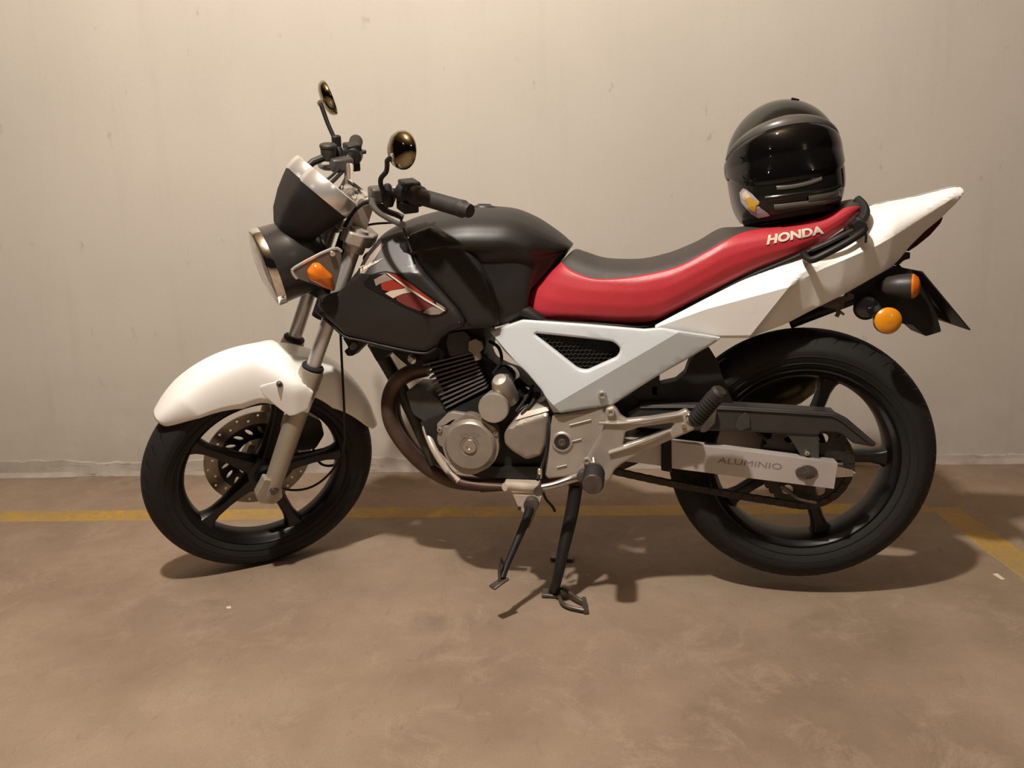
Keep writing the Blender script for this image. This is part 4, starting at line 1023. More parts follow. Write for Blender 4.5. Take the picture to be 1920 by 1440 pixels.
finish(lathe([(-.001, .0), (-.001, .0095), (.004, .009), (.005, .006), (.003, 0)], (px_[0], -.1415, px_[1]), seg=20), 'pivot_nut', 'oily_steel', piv)
for q0, q1 in (([(0.8306,-0.1405,0.4445)][0], [(0.8799,-0.1405,0.4579)][0]), ([(0.8327,-0.1405,0.4049)][0], [(0.8575,-0.1405,0.4117)][0]), ([(0.7996,-0.1405,0.342)][0], [(0.8222,-0.1405,0.3478)][0])):
    finish(tube([q0, q1], .0016, 6), 'casting_rib', 'cast_aluminium', piv)
sb = fillet([(0.9119,0.477),(0.9155,0.4895),(0.9311,0.4934),(0.9408,0.4848),(0.948,0.4712),(0.9624,0.4626),(1.015,0.4695),(1.076,0.4826),(1.092,0.4914),(1.107,0.478),(1.105,0.4595),(1.112,0.446),(1.098,0.4383),(1.039,0.4086),(0.9966,0.3851),(0.9508,0.3587),(0.9338,0.343),(0.9264,0.3221),(0.9068,0.3061),(0.8673,0.3155),(0.8451,0.3292),(0.8751,0.3802),(0.907,0.4367)], .005, 3)
h1 = fillet([(0.959,0.435),(0.9913,0.4455),(1.065,0.459),(1.059,0.4452),(1.009,0.4232),(0.953,0.4033)], .004, 3)
step = finish(panel([tuple(p) for p in sb], lambda x, z: -.160 - max(0, x - 1.0) * .12, .016, holes=[[tuple(p) for p in h1]], grid=.014, R=.007, amt=.005, holeR=.006), 'step_bracket', 'cast_aluminium', bike, smooth=30)
mirror_y(piv); mirror_y(step)
# raised ribs of the bracket that catch the light
finish(tube([(0.8991,-0.164,0.4566),(0.9435,-0.165,0.4563),(0.991,-0.168,0.4639),(1.038,-0.172,0.4729),(1.082,-0.176,0.4817)], .0034, 8, smoothn=4), 'upper_rib', 'cast_aluminium', step)
finish(tube([(0.9219,-0.164,0.3853),(0.9676,-0.166,0.4019),(1.015,-0.17,0.4226),(1.056,-0.174,0.4429)], .0040, 8, smoothn=4), 'lower_rib', 'cast_aluminium', step)
for q_, r_ in (([(0.9255,0.4821)][0], .0095), ([(0.8709,0.3668)][0], .0085), ([(1.086,0.4572)][0], .005)):
    bolt(q_[0], q_[1], -.164 if r_ > .006 else -.176, r_, step, 'cast_aluminium')
q_ = [(0.9063,0.519)][0]; bolt(q_[0], q_[1], scv(q_[0], q_[1]) - .003, .0095, sc, 'cast_aluminium')
# pillion peg folded up
pk = [(1.1,-0.185,0.4733)][0]
finish(lathe([(0, .0), (0, .010), (.016, .010), (.018, .008), (.018, 0)], (pk[0], -.160, pk[2]), seg=16), 'peg_knuckle', 'chrome', step)
a_, c_ = [(1.106,-0.195,0.4687),(1.158,-0.235,0.5505)]
peg = finish(tube([a_, Vector(a_).lerp(c_, .06), Vector(a_).lerp(c_, .94), c_], [.013, .0165, .0175, .013], 18), 'pillion_peg', 'grip_rubber', bike)
b = bmesh.new()
for k in range(9):
    p_ = Vector(a_).lerp(Vector(c_), .12 + .08 * k); add_lathe(b, [(-.002, .0178), (0, .0192), (.002, .0178)], p_, Vector(c_) - Vector(a_), 18)
finish(b, 'peg_rib', 'rubber', peg, kind='stuff')
a2 = [Vector((p[0], -p[1], p[2])) for p in (a_, c_)]
finish(tube([a2[0], a2[0].lerp(a2[1], .06), a2[0].lerp(a2[1], .94), a2[1]], [.013, .0165, .0175, .013], 18), 'pillion_peg', 'grip_rubber', bike)
# rider peg seen end-on
rp = [(0.8893,-0.27,0.3468)][0]
peg = finish(lathe([(-.11, .0), (-.11, .012), (-.10, .012), (-.09, .0215), (-.07, .0215), (.0, .0225), (.004, .020), (.004, 0)], rp, (0.0, -1, 0), 24), 'rider_peg', 'oily_steel', bike)
b = bmesh.new()
for k in range(7):
    add_lathe(b, [(-.003, .022), (0, .0245), (.003, .022)], Vector(rp) + Vector((0, .006 + .011 * k, 0)), (0, 1, 0), 20)
finish(b, 'peg_rib', 'rubber', peg, kind='stuff')
finish(tube([Vector(rp) + Vector((0, .10, .004)), Vector((rp[0] - .004, -.15, rp[2] + .022))], .011, 12), 'peg_mount', 'chrome', peg)
finish(lathe([(-.12, .0), (-.12, .0215), (.0, .0225), (.004, 0)], (rp[0], .27, rp[2]), (0, 1, 0), 24), 'rider_peg', 'oily_steel', bike)
# gear lever, toe rubber, linkage
gl = [(0.8609,-0.165,0.3294),(0.8353,-0.185,0.3278),(0.7994,-0.195,0.3175),(0.7704,-0.2,0.312)]
glo = finish(tube(gl, [.011, .0095, .0085, .008], 14, smoothn=4), 'gear_lever', 'brushed_steel', bike)
finish(lathe([(-.012, .0), (-.012, .014), (.008, .014), (.010, .010), (.010, 0)], [(0.863,-0.18,0.3357)][0], seg=20), 'lever_boss', 'oily_steel', glo)
finish(tube([(0.6916,-0.245,0.3268),(0.7062,-0.23,0.3233),(0.7405,-0.215,0.3165),(0.7606,-0.2,0.3092)], [.0095, .0105, .0105, .009], 14, smoothn=3), 'toe_piece', 'pale_pipe', glo)
finish(lathe([(-.008, .0), (-.008, .011), (.008, .011), (.008, 0)], [(0.7629,-0.21,0.3077)][0], seg=16), 'lever_joint', 'oily_steel', glo)
finish(tube([(0.7774,-0.1,0.4787),(0.7817,-0.135,0.4385),(0.7749,-0.14,0.3752),(0.7615,-0.15,0.3364),(0.7573,-0.17,0.3195)], .0042, 8, smoothn=4), 'gear_linkage', 'rubber', bike)
finish(lathe([(0, .006), (.022, .006), (.024, .004), (.024, 0)], [(0.7605,-0.155,0.3197)][0], (0, 0, 1), 14), 'linkage_sleeve', 'chrome', bike)
finish(tube([(0.7692,-0.17,0.2912),(0.7753,-0.16,0.2694),(0.788,-0.14,0.2438),(0.792,-0.13,0.2294)], .0035, 8, smoothn=4), 'breather_hose', 'rubber', bike)
# side stand with its bracket
finish(prism(fillet([(0.6917,0.2677),(0.7613,0.2643),(0.7532,0.2425),(0.7359,0.2149),(0.7191,0.2198),(0.7064,0.233)], .003), -.130, -.122), 'stand_bracket', 'pale_pipe', bike, bevel=.001)
finish(prism(fillet([(0.6699,0.2958),(0.7547,0.2953),(0.7569,0.274),(0.69,0.2722)], .003), -.128, -.09), 'cradle_foot', 'pale_pipe', bike, bevel=.002)
q_ = [(0.7079,-0.135,0.2354)][0]; finish(lathe([(.0, .0048), (.0012, .0048), (.0012, 0)], q_, seg=14), 'hole_shade_disc', 'gloss_black', bike)  # black disc laid on for the darkness of a hole
sp0 = [(0.7378,-0.145,0.2495)][0]
ss = finish(lathe([(-.014, .0), (-.014, .0175), (.010, .0175), (.012, .014), (.012, .006), (.014, .006), (.014, 0)], sp0, seg=24), 'side_stand', 'oily_steel', bike)
sl = [(0.7357,-0.15,0.2433),(0.7256,-0.165,0.214),(0.7072,-0.195,0.1724),(0.688,-0.225,0.1291),(0.6794,-0.245,0.1063)]
finish(tube(sl, [.012, .010, .0085, .0075, .0085], 12, smoothn=4), 'stand_leg', 'engine_dark', ss)
f0 = Vector([(0.675,-0.25,0.0979)][0])
finish(hexa(f0 + Vector((.014, .012, .007)), f0 + Vector((-.016, -.018, -.006)), .006, .022), 'stand_foot', 'oily_steel', ss, bevel=.002)
finish(tube([(0.6855,-0.225,0.1263),(0.6775,-0.235,0.1437),(0.6767,-0.25,0.1583),(0.6747,-0.25,0.1321),(0.6751,-0.25,0.1032)], .0040, 8, smoothn=3), 'stand_tang', 'oily_steel', ss)
finish(tube([(0.7481,-0.145,0.2578),(0.7437,-0.155,0.2281),(0.7297,-0.17,0.2001)], .0035, 8), 'stand_spring', 'oily_steel', ss)

# centre stand: two legs, cross tube, feet on the floor and a foot tang
cs_top = Vector([(0.8381,-0.09,0.2878)][0])
cs = bpy.data.objects.new('centre_stand', None); COL.objects.link(cs); cs.parent = bike
near = [(0.8413,-0.1,0.2819),(0.8312,-0.11,0.2204),(0.8193,-0.13,0.1667),(0.8099,-0.145,0.1251),(0.7999,-0.155,0.07445)]
near = [Vector(p) for p in near] ; ft_ = [(0.784,-0.110)][0]; near.append(Vector((ft_[0], ft_[1], .012)))
finish(tube(near, [.0165, .0165, .0155, .014, .0125, .0125], 14, smoothn=4), 'stand_leg', 'black_plastic', cs)
far = [Vector((p.x, -p.y * .95, p.z)) for p in near]; 
finish(tube(far, [.0165, .0165, .0155, .014, .0125, .0125], 14, smoothn=4), 'stand_leg', 'black_plastic', cs)
for L_ in (near, far):
    e_ = L_[-1]; finish(hexa((e_.x - .028, e_.y, .007), (e_.x + .034, e_.y, .005), .009, .036), 'stand_foot', 'oily_steel', cs, bevel=.002)
finish(tube([near[2], Vector((near[2].x, 0, near[2].z)), far[2]], .011, 12), 'cross_tube', 'black_plastic', cs)
finish(tube([cs_top + Vector((0, -.02, 0)), cs_top + Vector((0, .20, 0))], .014, 14), 'pivot_tube', 'black_plastic', cs)
t0 = near[-1]
fl = [Vector((x, y, z)) for (x, y), z in zip([(0.800,-0.111),(0.814,-0.121),(0.839,-0.146),(0.861,-0.163)], (.022, .024, .018, .014))]
finish(tube(fl, .0052, 10, smoothn=3), 'stand_tang', 'oily_steel', cs)
fl2 = [Vector((x, y, z)) for (x, y), z in zip([(0.797,-0.117),(0.807,-0.160),(0.827,-0.182),(0.865,-0.194)], (.016, .012, .010, .009))]
finish(tube(fl2, .0048, 10, smoothn=3), 'stand_tang', 'oily_steel', cs)
finish(tube([fl[-1] + Vector((0, .012, .003)), fl2[-1] + Vector((0.004, -.006, -.001))], .0065, 10), 'tang_end', 'oily_steel', cs)

# ------------------------------------------------------------------ swing arm, chain, guard
so_ = [(1.061,0.4044),(1.43,0.3612),(1.425,0.2996),(1.063,0.3404)]
swing = finish(prism(fillet(so_, .002, 2), -.125, -.092), 'swing_arm', 'swingarm_alloy', bike, bevel=.004, seg=3)
mirror_y(swing)
finish(prism(fillet([(0.9303,0.4005),(1.047,0.4076),(1.068,0.3977),(1.069,0.3383),(0.9924,0.3471),(0.9304,0.3536)], .003), -.112, .112), 'swing_arm_front', 'swingarm_alloy', bike, bevel=.003)
finish(prism(fillet([(1.04,0.4103),(1.063,0.4069),(1.065,0.3311),(1.041,0.3357)], .002), -.128, -.10), 'chain_slider', 'rubber', bike, bevel=.002)
lettering('ALUMINIO', [[(1.167,0.3559)][0], [(1.31,0.3426)][0], [(1.309,0.3564)][0], [(1.168,0.3699)][0]], lambda x, z: -.125, 'lettering', 'letter_dark', swing, off=.0006, bold=0.0, shear=.1, label='worn dark ALUMINIO lettering')
aq = [(1.363,-0.125,0.3384)][0]
finish(prism(ring(aq[0], aq[2], .0165, 28, 1.45, 1), -.129, -.124), 'axle_slot_plate', 'oily_steel', swing, bevel=.001)
finish(lathe([(0, .0135), (.006, .0135), (.006, .008), (.010, .007), (.010, 0)], (aq[0], -.129, aq[2]), seg=6), 'axle_nut', 'oily_steel', swing)
finish(tube([(aq[0], -.12, aq[2]), (aq[0], .12, aq[2])], .009, 14), 'rear_axle', 'oily_steel', bike)
finish(prism(fillet([(1.428,0.3521),(1.465,0.3429),(1.466,0.3279),(1.43,0.3245)], .002), -.118, -.098), 'chain_adjuster', 'brushed_steel', bike, bevel=.001)
finish(tube([(1.463,-0.11,0.3371),(1.471,-0.11,0.3348)], .004, 8), 'adjuster_bolt', 'chrome', bike)
# rear sprocket
teeth = []
sx, sz = RC.x, RC.z; NT = 38
for k in range(NT * 4):
    a = 2 * pi * k / (NT * 4); r = (.0975, .1020, .1035, .1020)[k % 4]; teeth.append((sx + r * cos(a), sz + r * sin(a)))
hl_ = [ring(sx + .072 * cos(2 * pi * k / 6), sz + .072 * sin(2 * pi * k / 6), .013, 14) for k in range(6)]
finish(prism(teeth, -.083, -.077, [ring(sx, sz, .040, 32)] + hl_), 'rear_sprocket', 'chain_steel', bike, smooth=0)
finish(lathe([(-.02, .0), (-.02, .052), (.0, .050), (.004, .040), (.004, 0)], (sx, -.072, sz), seg=40), 'sprocket_hub', 'wheel_black', bike)
# chain: link by link round both sprockets
fs = Vector([(0.7378,0.3967)][0]); rs = Vector((sx, sz)); r1, r2 = .034, .1005
pts = []
d_ = rs - fs; L = d_.length; th = math.atan2(d_.y, d_.x); off = math.asin((r2 - r1) / L)
up = th + pi / 2 + off; dn = th - pi / 2 - off
a_up1, a_dn1 = fs + Vector((cos(up), sin(up))) * r1, fs + Vector((cos(dn), sin(dn))) * r1
a_up2, a_dn2 = rs + Vector((cos(up), sin(up))) * r2, rs + Vector((cos(dn), sin(dn))) * r2
def arc(c, r, a0, a1, n): return [c + Vector((cos(a0 + (a1 - a0) * k / n), sin(a0 + (a1 - a0) * k / n))) * r for k in range(n + 1)]
sag = []
for k in range(1, 30):
    t = k / 30; p_ = a_dn1.lerp(a_dn2, t); p_ = p_ + Vector((0, -.010 * sin(pi * t))); sag.append(p_)
loop_ = sag + arc(rs, r2, dn, up - 0.0, 40) + [a_up2.lerp(a_up1, k / 30) for k in range(1, 30)] + arc(fs, r1, up, dn + 2 * pi, 16)
# resample to the 15.9/2 mm pitch
tot = [0.0]
for i in range(len(loop_)): tot.append(tot[-1] + (loop_[(i + 1) % len(loop_)] - loop_[i]).length)
def at_len(s):
    s %= tot[-1]
    for i in range(len(loop_)):
        if tot[i + 1] >= s:
            t = (s - tot[i]) / max(tot[i + 1] - tot[i], 1e-9); return loop_[i].lerp(loop_[(i + 1) % len(loop_)], t)
    return loop_[0]
nl = int(round(tot[-1] / .0127)); b = bmesh.new()
for k in range(nl):
    p_, q2 = at_len(tot[-1] * k / nl), at_len(tot[-1] * (k + 1) / nl); dd = (q2 - p_); dd.normalize(); nn = Vector((-dd.y, dd.x)); w_ = .0055 if k % 2 else .0038
    o_ = []
    for c0, a0 in ((p_, pi / 2), (q2, -pi / 2)):
        for j in range(5):
            a = a0 + pi * j / 4; o_.append(tuple(c0 + dd * cos(a) * .0058 + nn * sin(a) * .0080))
    for s in (-1, 1):
        y0 = -.080 + s * w_; prism(o_, y0 - .0008, y0 + .0008, bm=b)
    add_lathe(b, [(-.0062, .0), (-.0062, .0028), (.0062, .0028), (.0062, 0)], (p_.x, -.080, p_.y), seg=6)
finish(b, 'drive_chain', 'chain_steel', bike, smooth=0, kind='stuff')
# chain guard
cg = fillet([(0.9621,0.4678),(0.9975,0.4873),(1.096,0.4883),(1.204,0.4856),(1.325,0.4794),(1.424,0.473),(1.447,0.461),(1.514,0.4026),(1.508,0.3951),(1.464,0.403),(1.44,0.4225),(1.426,0.4273),(1.394,0.4281),(1.388,0.4192),(1.304,0.4229),(1.206,0.4277),(1.097,0.4261),(0.9919,0.4323),(0.9622,0.4422)], .004, 3)
gu = finish(panel([tuple(p) for p in cg], lambda x, z: -.112, .004, grid=.02, R=.006, amt=.004), 'chain_guard', 'grey_plastic', bike, smooth=35)
finish(tube([(0.9913,-0.114,0.4817),(1.095,-0.114,0.4828),(1.203,-0.114,0.4789),(1.322,-0.114,0.4729),(1.416,-0.114,0.4666),(1.437,-0.114,0.4546),(1.499,-0.114,0.4051)], .0022, 6), 'guard_ridge', 'grey_plastic', gu)
finish(prism(fillet([(0.9914,0.4873),(1.096,0.4883),(1.204,0.4856),(1.325,0.4794),(1.424,0.473),(1.424,0.4657),(1.325,0.4719),(1.096,0.4807),(0.9915,0.4796)], .002), -.108, -.06), 'guard_top', 'grey_plastic', gu, bevel=.001)
finish(prism(fillet([(1.32,0.4219),(1.39,0.4193),(1.393,0.3602),(1.363,0.3545),(1.338,0.397)], .002), -.108, -.104), 'guard_tab', 'frame_grey', gu, bevel=.001)
bq = [(1.365,0.3793)][0]; bolt(bq[0], bq[1], -.110, .006, gu, 'chrome')
# lower chain guide under the swing arm
finish(tube([(1.312,-0.1,0.2969),(1.333,-0.1,0.2819),(1.358,-0.1,0.2645),(1.394,-0.1,0.2577)], .005, 8, smoothn=3), 'brake_rod', 'oily_steel', bike)
# rear brake parts on the right side
finish(lathe([(-.02, .0), (-.02, .075), (.0, .078), (.006, .070), (.006, 0)], (sx, .058, sz), (0, 1, 0), 48), 'rear_drum', 'wheel_black', bike)
# shock absorber and inner mudguard
finish(tube([(1.01,0,0.6182),(1.008,0,0.4196)], .030, 20), 'shock_absorber', 'black_plastic', bike)
b = bmesh.new()
pa = [(0.992,0,0.5331),(1.019,0,0.4062)]
hx_ = [(Vector(pa[0]).lerp(Vector(pa[1]), k / 90) + Vector((.040 * cos(k * .55), .040 * sin(k * .55), 0))) for k in range(91)]
finish(tube(hx_, .0055, 8), 'shock_spring', 'gloss_black', bike)
inn = [(1.138,0.6113),(1.148,0.6138),(1.168,0.5815),(1.176,0.554),(1.196,0.5038),(1.209,0.4785),(1.041,0.4665),(1.029,0.4896),(1.031,0.5255),(1.075,0.5359),(1.095,0.5537),(1.103,0.5789),(1.118,0.5989)]
finish(prism(fillet(inn, .004), -.075, -.025), 'inner_mudguard', 'black_plastic', bike, bevel=.004)
bat = [(0.9619,0.4761),(0.9692,0.5046),(1.004,0.5343),(1.033,0.5509),(1.038,0.5255),(1.019,0.5229),(1.019,0.5049),(1.041,0.5),(1.046,0.4666),(0.992,0.4556)]
finish(prism(fillet(bat, .003), -.080, -.02), 'shock_mount', 'black_plastic', bike, bevel=.003)
finish(prism(fillet([(0.9291,0.4799),(0.9692,0.5062),(0.9918,0.4844),(0.9996,0.4545),(0.9545,0.4343)], .004), -.085, .06), 'rear_engine_mount', 'engine_dark', bike, bevel=.004)
bracket = finish(prism(fillet([(1.226,0.4732),(1.235,0.4684),(1.238,0.4384),(1.215,0.4306),(1.205,0.438),(1.212,0.4606)], .003), -.118, -.11), 'guard_bracket', 'frame_grey', gu, bevel=.002)
finish(prism(fillet([(1.155,0.4775),(1.162,0.4825),(1.158,0.4499),(1.139,0.4294),(1.127,0.4293),(1.132,0.4445)], .003), -.130, -.115), 'peg_hinge', 'oily_steel', bike, bevel=.002)

# ------------------------------------------------------------------ plate hanger and rear indicators
hg = [(1.45,0.7289),(1.505,0.7664),(1.544,0.7929),(1.579,0.783),(1.603,0.7532),(1.626,0.7174),(1.64,0.6815),(1.652,0.6455),(1.62,0.6347),(1.59,0.6614),(1.572,0.6628),(1.514,0.6825),(1.482,0.7117),(1.472,0.7238)]
hang = finish(prism(fillet(hg, .004), -.045, .045), 'plate_hanger', 'black_plastic', bike, bevel=.006)
pla, plb = [(1.584,0.7834),(1.691,0.657)]
pd_ = (Vector(plb) - Vector(pla)).normalized(); pn_ = Vector((pd_.y, -pd_.x)) * -1
b = bmesh.new()
q4 = [Vector(pla), Vector(plb), Vector(plb) + pn_ * .003 * -1, Vector(pla) + pn_ * .003 * -1]
prism([tuple(p) for p in q4], -.10, .10, bm=b)
finish(b, 'number_plate', 'black_plastic', bike, bevel=.0008)
finish(prism(fillet([(1.584,0.7798),(1.629,0.7192),(1.689,0.657),(1.642,0.6779)], .002), -.004, .004), 'plate_gusset', 'black_plastic', hang)
# near indicator twisted to face sideways, far one facing back
ic = Vector([(1.505,-0.15,0.6844)][0])
ind = finish(lathe([(-.030, .0), (-.030, .010), (-.022, .020), (-.008, .0275), (.0, .0285), (.004, .0285)], ic, (.05, -1, .08), 36), 'rear_indicator', 'gloss_black', bike)
finish(lathe([(.002, .0280), (.006, .0275), (.011, .0220), (.014, .012), (.015, 0)], ic, (.05, -1, .08), 36), 'indicator_lens', 'amber_lens', ind, label='round amber lens')
finish(tube([ic + Vector((0, .028, 0)), Vector((ic.x - .01, -.03, ic.z + .045))], .009, 12), 'indicator_stalk', 'rubber', ind)
bc = Vector([(1.482,-0.07,0.7028)][0]); finish(lathe([(-.02, .0), (-.02, .024), (.010, .026), (.018, .020), (.021, 0)], bc, (-.2, -1, .0), 32), 'reflector_housing', 'gloss_black', bike)
ic2 = Vector([(1.566,-0.085,0.75)][0])
ind = finish(lathe([(-.058, .0), (-.056, .012), (-.045, .022), (-.02, .0265), (.0, .0275), (.004, .0270)], ic2, (.93, -.36, .04), 36), 'rear_indicator', 'grey_plastic', bike)
finish(lathe([(.002, .0272), (.008, .0265), (.016, .020), (.020, .010), (.021, 0)], ic2, (.93, -.36, .04), 36), 'indicator_lens', 'orange_lens', ind, label='orange lens')
finish(tube([ic2 + Vector((-.02, 0, 0)), Vector((ic2.x - .04, -.03, ic2.z + .01))], .009, 12), 'indicator_stalk', 'rubber', ind)
# seat lock / helmet hook under the tail
lk = finish(prism(fillet([(1.384,0.7062),(1.419,0.7225),(1.44,0.7271),(1.446,0.7364),(1.457,0.7316),(1.456,0.7221),(1.436,0.7152),(1.437,0.7009),(1.416,0.7011)], .002), -.07, -.045), 'helmet_hook', 'oily_steel', bike, bevel=.002)
finish(tube([(1.425,-0.06,0.7058),(1.428,-0.06,0.6891),(1.424,-0.06,0.6819)], .005, 8), 'hook_pin', 'oily_steel', lk)
finish(tube([(1.428,-0.06,0.6962),(1.44,-0.06,0.6866)], .0028, 8), 'hook_pin', 'oily_steel', lk)
finish(tube([(1.339,0.02,0.6576),(1.474,0,0.716),(1.573,0,0.7812)], .014, 12), 'rear_loom', 'black_plastic', bike)

# ------------------------------------------------------------------ helmet
hel = bpy.data.objects.new('helmet', None); COL.objects.link(hel)
hel['label'] = 'black full-face helmet with dark visor resting on the rear of the seat'
hel['category'] = 'helmet'
HM = Matrix.Translation([(1.308,0.03,1.027)][0]) @ Matrix.Rotation(radians(-8), 4, 'Y') @ Matrix.Rotation(radians(-1), 4, 'Z') @ Matrix.Rotation(radians(-4), 4, 'X')
def hp(az, el, out=0.0):
    """az 0 faces -y (degrees), el up"""
    a, e = radians(az), radians(el)
    f = Vector((sin(a) * cos(e), -cos(a) * cos(e), sin(e)))
    ax_, ay_, az_ = .1235, .150, (.134 if e > 0 else .165)
    p = 2.0 if e > 0 else 2.0 + .9 * min(1, -e / .6)
    k = (abs(f.x / ax_) ** p + abs(f.y / ay_) ** p + abs(f.z / az_) ** p) ** (-1 / p)
    v = f * (k + out)
    if e < 0 and f.y < 0: v.y -= .012 * (cos(a) ** 2) * min(1, -e / .5)
    return v
EMIN = -50
def hgrid(azs, els, out):
    b = bmesh.new(); g = [[b.verts.new(hp(a, e(a) if callable(e) else e, out(a, i / (len(els) - 1)) if callable(out) else out)) for i, e in enumerate(els)] for a in azs]
    for i in range(len(azs) - 1):
        for k in range(len(els) - 1): b.faces.new((g[i][k], g[i + 1][k], g[i + 1][k + 1], g[i][k + 1]))
    return b
def lin(a, b_, n): return [a + (b_ - a) * k / n for k in range(n + 1)]
ZB = -.121
b = bmesh.new(); rows = []
for el in lin(90, -62, 48):
    rows.append([b.verts.new(hp(az, max(min(el, 89.9), -89), 0)) for az in lin(-180, 177.5, 143)])
for i in range(48):
    for k in range(144): b.faces.new((rows[i][k], rows[i][(k + 1) % 144], rows[i + 1][(k + 1) % 144], rows[i + 1][k]))
r_ = bmesh.ops.bisect_plane(b, geom=list(b.verts) + list(b.edges) + list(b.faces), plane_co=(0, 0, ZB), plane_no=(0, 0, -1), clear_outer=True)
shell = finish(b, 'shell', 'helmet_black', hel, smooth=60)
sm = shell.modifiers.new('thickness', 'SOLIDIFY'); sm.thickness = .006; sm.offset = -1
b = bmesh.new()
rr_ = []
for zz, sc_ in ((ZB, .93), (ZB + .012, .86), (ZB + .05, .80), (ZB + .10, .72), (ZB + .14, .3)):
    rr_.append([b.verts.new((hp(a, -50).x / max(abs(hp(90, -50).x), 1e-6) * .098 * sc_, hp(a, -50).y * .95 * sc_, zz)) for a in lin(-180, 170, 35)])
for i in range(4):
    for k in range(36): b.faces.new((rr_[i][k], rr_[i][(k + 1) % 36], rr_[i + 1][(k + 1) % 36], rr_[i + 1][k]))
b.faces.new(rr_[-1]); finish(b, 'lining', 'helmet_lining', hel)
# neck roll
nr = []
for a in lin(0, 354, 59):
    v = hp(a, -50); k = 1.0; e_ = -50
    for _ in range(25):
        v = hp(a, e_); e_ += (-1 if v.z > ZB + .001 else .4)
    nr.append(Vector((v.x * .955, v.y * .955, ZB)))
b = bmesh.new(); sk = []
for k_, z_ in ((1.0, 0), (.985, -.006), (.955, -.011), (.90, -.0125), (.80, -.010)):
    sk.append([b.verts.new((v.x * k_, v.y * k_, ZB + .002 + z_)) for v in nr])
for i in range(4):
    for k in range(len(nr)): b.faces.new((sk[i][k], sk[i][(k + 1) % len(nr)], sk[i + 1][(k + 1) % len(nr)], sk[i + 1][k]))
finish(b, 'neck_roll', 'rubber', hel, smooth=60)
def up_(a): return 22 - 20 * (abs(a) / 88) ** 2.6 + 1
def lo_(a): return -22 + 17 * (abs(a) / 88) ** 2.2
AZ = lin(-86, 86, 60)
els = [(lambda a, t=t: lo_(a) + (up_(a) - lo_(a)) * t) for t in lin(0, 1, 22)]
def vo(a, t): 
    e = min(t, 1 - t) * 12; g = min(1, (88 - abs(a)) / 10)
    return .0015 + .0035 * min(1, e) * g
vis = finish(hgrid(AZ, els, vo), 'visor', 'visor_black', hel, smooth=70)
# grey brow band above the visor
els = [(lambda a, t=t: up_(a) + .5 + (10.5 - 5 * abs(a) / 90) * t) for t in lin(0, 1, 5)]
finish(hgrid(lin(-80, 72, 50), els, lambda a, t: .001 + .0035 * sin(pi * t)), 'brow_band', 'helmet_grey', hel, smooth=70)
# groove line round the visor pivot and pivot covers
for s in (-1, 1):
    c0 = hp(s * 84, -1, .003); n0 = Vector((s, -.1, 0))
    finish(lathe([(-.006, .022), (-.001, .021), (.001, .016), (.002, 0)], c0, n0, 28), 'visor_pivot', 'helmet_black', hel)
# chin vent and trim
def patch(a0, a1, e0, e1, out, name, mt, n=14, bend=0, tilt=0, label=None):
    els = [(lambda a, t=t: e0 + (e1 - e0) * t + bend * ((a - (a0 + a1) / 2) / max(abs(a1 - a0) / 2, 1)) ** 2 + tilt * (a - a0) / (a1 - a0)) for t in lin(0, 1, 5)]
    return finish(hgrid(lin(a0, a1, n), els, lambda a, t: out * (sin(pi * min(max(t, .02), .98)) ** .35) + .0005), name, mt, hel, smooth=60, label=label)
patch(-26, 40, -34, -30.5, .005, 'chin_bar_rib', 'helmet_black', bend=2)
patch(-20, 36, -41, -37, .006, 'chin_vent', 'helmet_grey', bend=2)
patch(8, 36, -40, -32.5, .0055, 'chin_vent', 'helmet_grey', tilt=2)
patch(-16, 20, -28.0, -25.2, .0018, 'chin_label', 'helmet_grey', bend=2, tilt=1.5)
patch(48, 66, -32, -10, .0016, 'side_panel', 'helmet_grey')
finish(box(hp(40, 66, .001), (.018, .006, .004), Matrix.Rotation(radians(24), 3, 'Y')), 'top_vent', 'helmet_black', hel, bevel=.002)
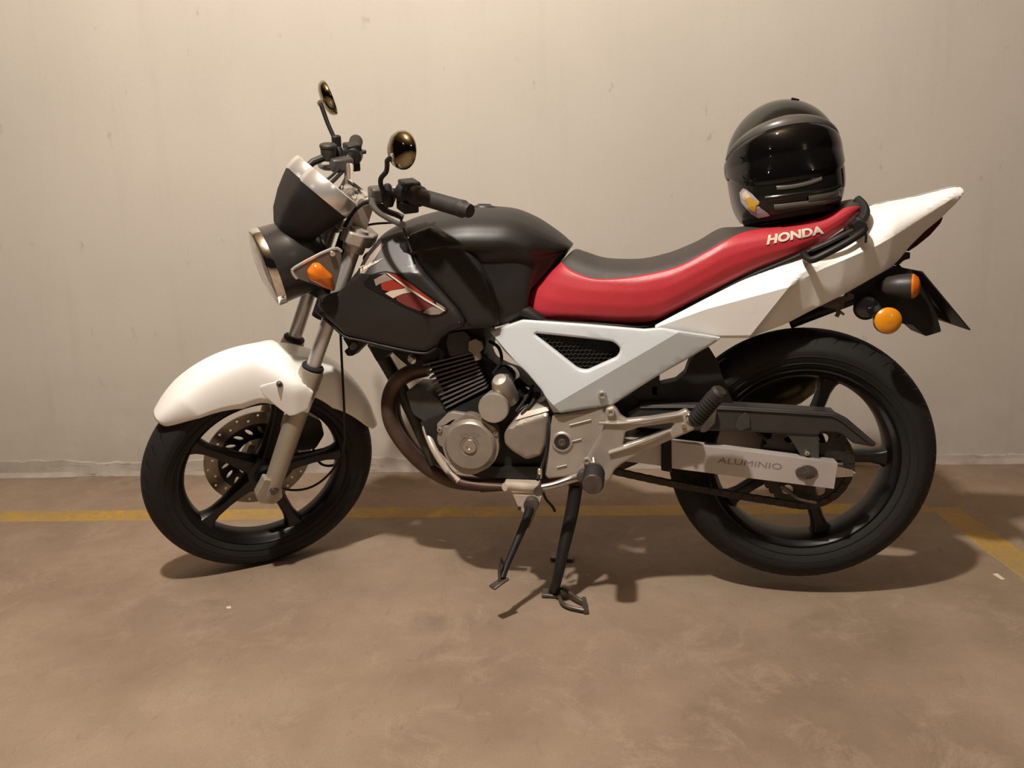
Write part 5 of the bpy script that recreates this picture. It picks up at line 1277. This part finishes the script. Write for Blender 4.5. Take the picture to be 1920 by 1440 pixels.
# raised letters on the chin bar, sticker patches
def hdecal(poly, out, name, mt, label=None):
    """poly in (az, el)"""
    b = bmesh.new(); flat(b, poly)
    for lo, hi, ax in ((min(p[0] for p in poly), max(p[0] for p in poly), 0), (min(p[1] for p in poly), max(p[1] for p in poly), 2)):
        for i in range(1, 6):
            co = [0, 0, 0]; co[ax] = lo + i * (hi - lo) / 6; no = [0, 0, 0]; no[ax] = 1
            bmesh.ops.bisect_plane(b, geom=list(b.verts) + list(b.edges) + list(b.faces), plane_co=co, plane_no=no)
    for v in b.verts: v.co = hp(v.co.x, v.co.z, out)
    return finish(b, name, mt, hel, smooth=0, label=label)
hdecal([(-53, -23.5), (-47, -20.5), (-43, -21.5), (-37, -25.5), (-31, -32.0), (-36, -31.5), (-27, -40.5), (-26, -43.0), (-38, -43.5), (-44, -39.5), (-48, -34.5), (-53, -30.5)], .0012, 'sticker', 'sticker_lilac', 'lilac sticker with a yellow burst')
hdecal([(-49, -24.5), (-44, -22.5), (-40, -25.5), (-38, -30.5), (-44, -29.5), (-48, -28.5)], .0018, 'sticker_highlight', 'sticker_cream')
hdecal([(-47, -26.5), (-43, -28.0), (-40, -27.0), (-36, -29.5), (-31.5, -32.5), (-35, -33.5), (-37, -37.5), (-40, -37.5), (-45, -34.5), (-43, -31.5)], .0024, 'sticker_burst', 'sticker_yellow')
tb_ = text_mesh('ELEMENT', bold=.03, shear=.15) if False else None
for o_ in hel.children: o_.data.transform(HM)
hel_base = HM @ Vector((0, 0, ZB))
for o_ in hel.children: o_.data.transform(Matrix.Translation(-hel_base))
hel.location = hel_base
bike_base = Vector((.60, 0, 0))
for o_ in list(bike.children): 
    pass

# a small scrap of white paper on the floor by the yellow line, and two specks
def scrap(outline, name, label):
    o = finish(prism([(p[0], p[1]) for p in outline], 0, .0012), name, 'letter_white'); 
    for v in o.data.vertices: v.co = Vector((v.co.x, v.co.z, v.co.y + .0003))
    c = sum((v.co for v in o.data.vertices), Vector()) / len(o.data.vertices); c.z = 0
    for v in o.data.vertices: v.co -= c
    o.location = c; o['label'] = label; o['category'] = 'scrap'; return o
scrap([(1.882,0.115),(1.895,0.120),(1.899,0.086),(1.890,0.083)], 'paper_scrap', 'small white scrap lying on the floor by the right yellow line')
scrap([(-0.008,-0.250),(0.000,-0.244),(0.008,-0.254),(-0.001,-0.258)], 'paper_scrap', 'tiny pale scrap on the floor in front of the front wheel')
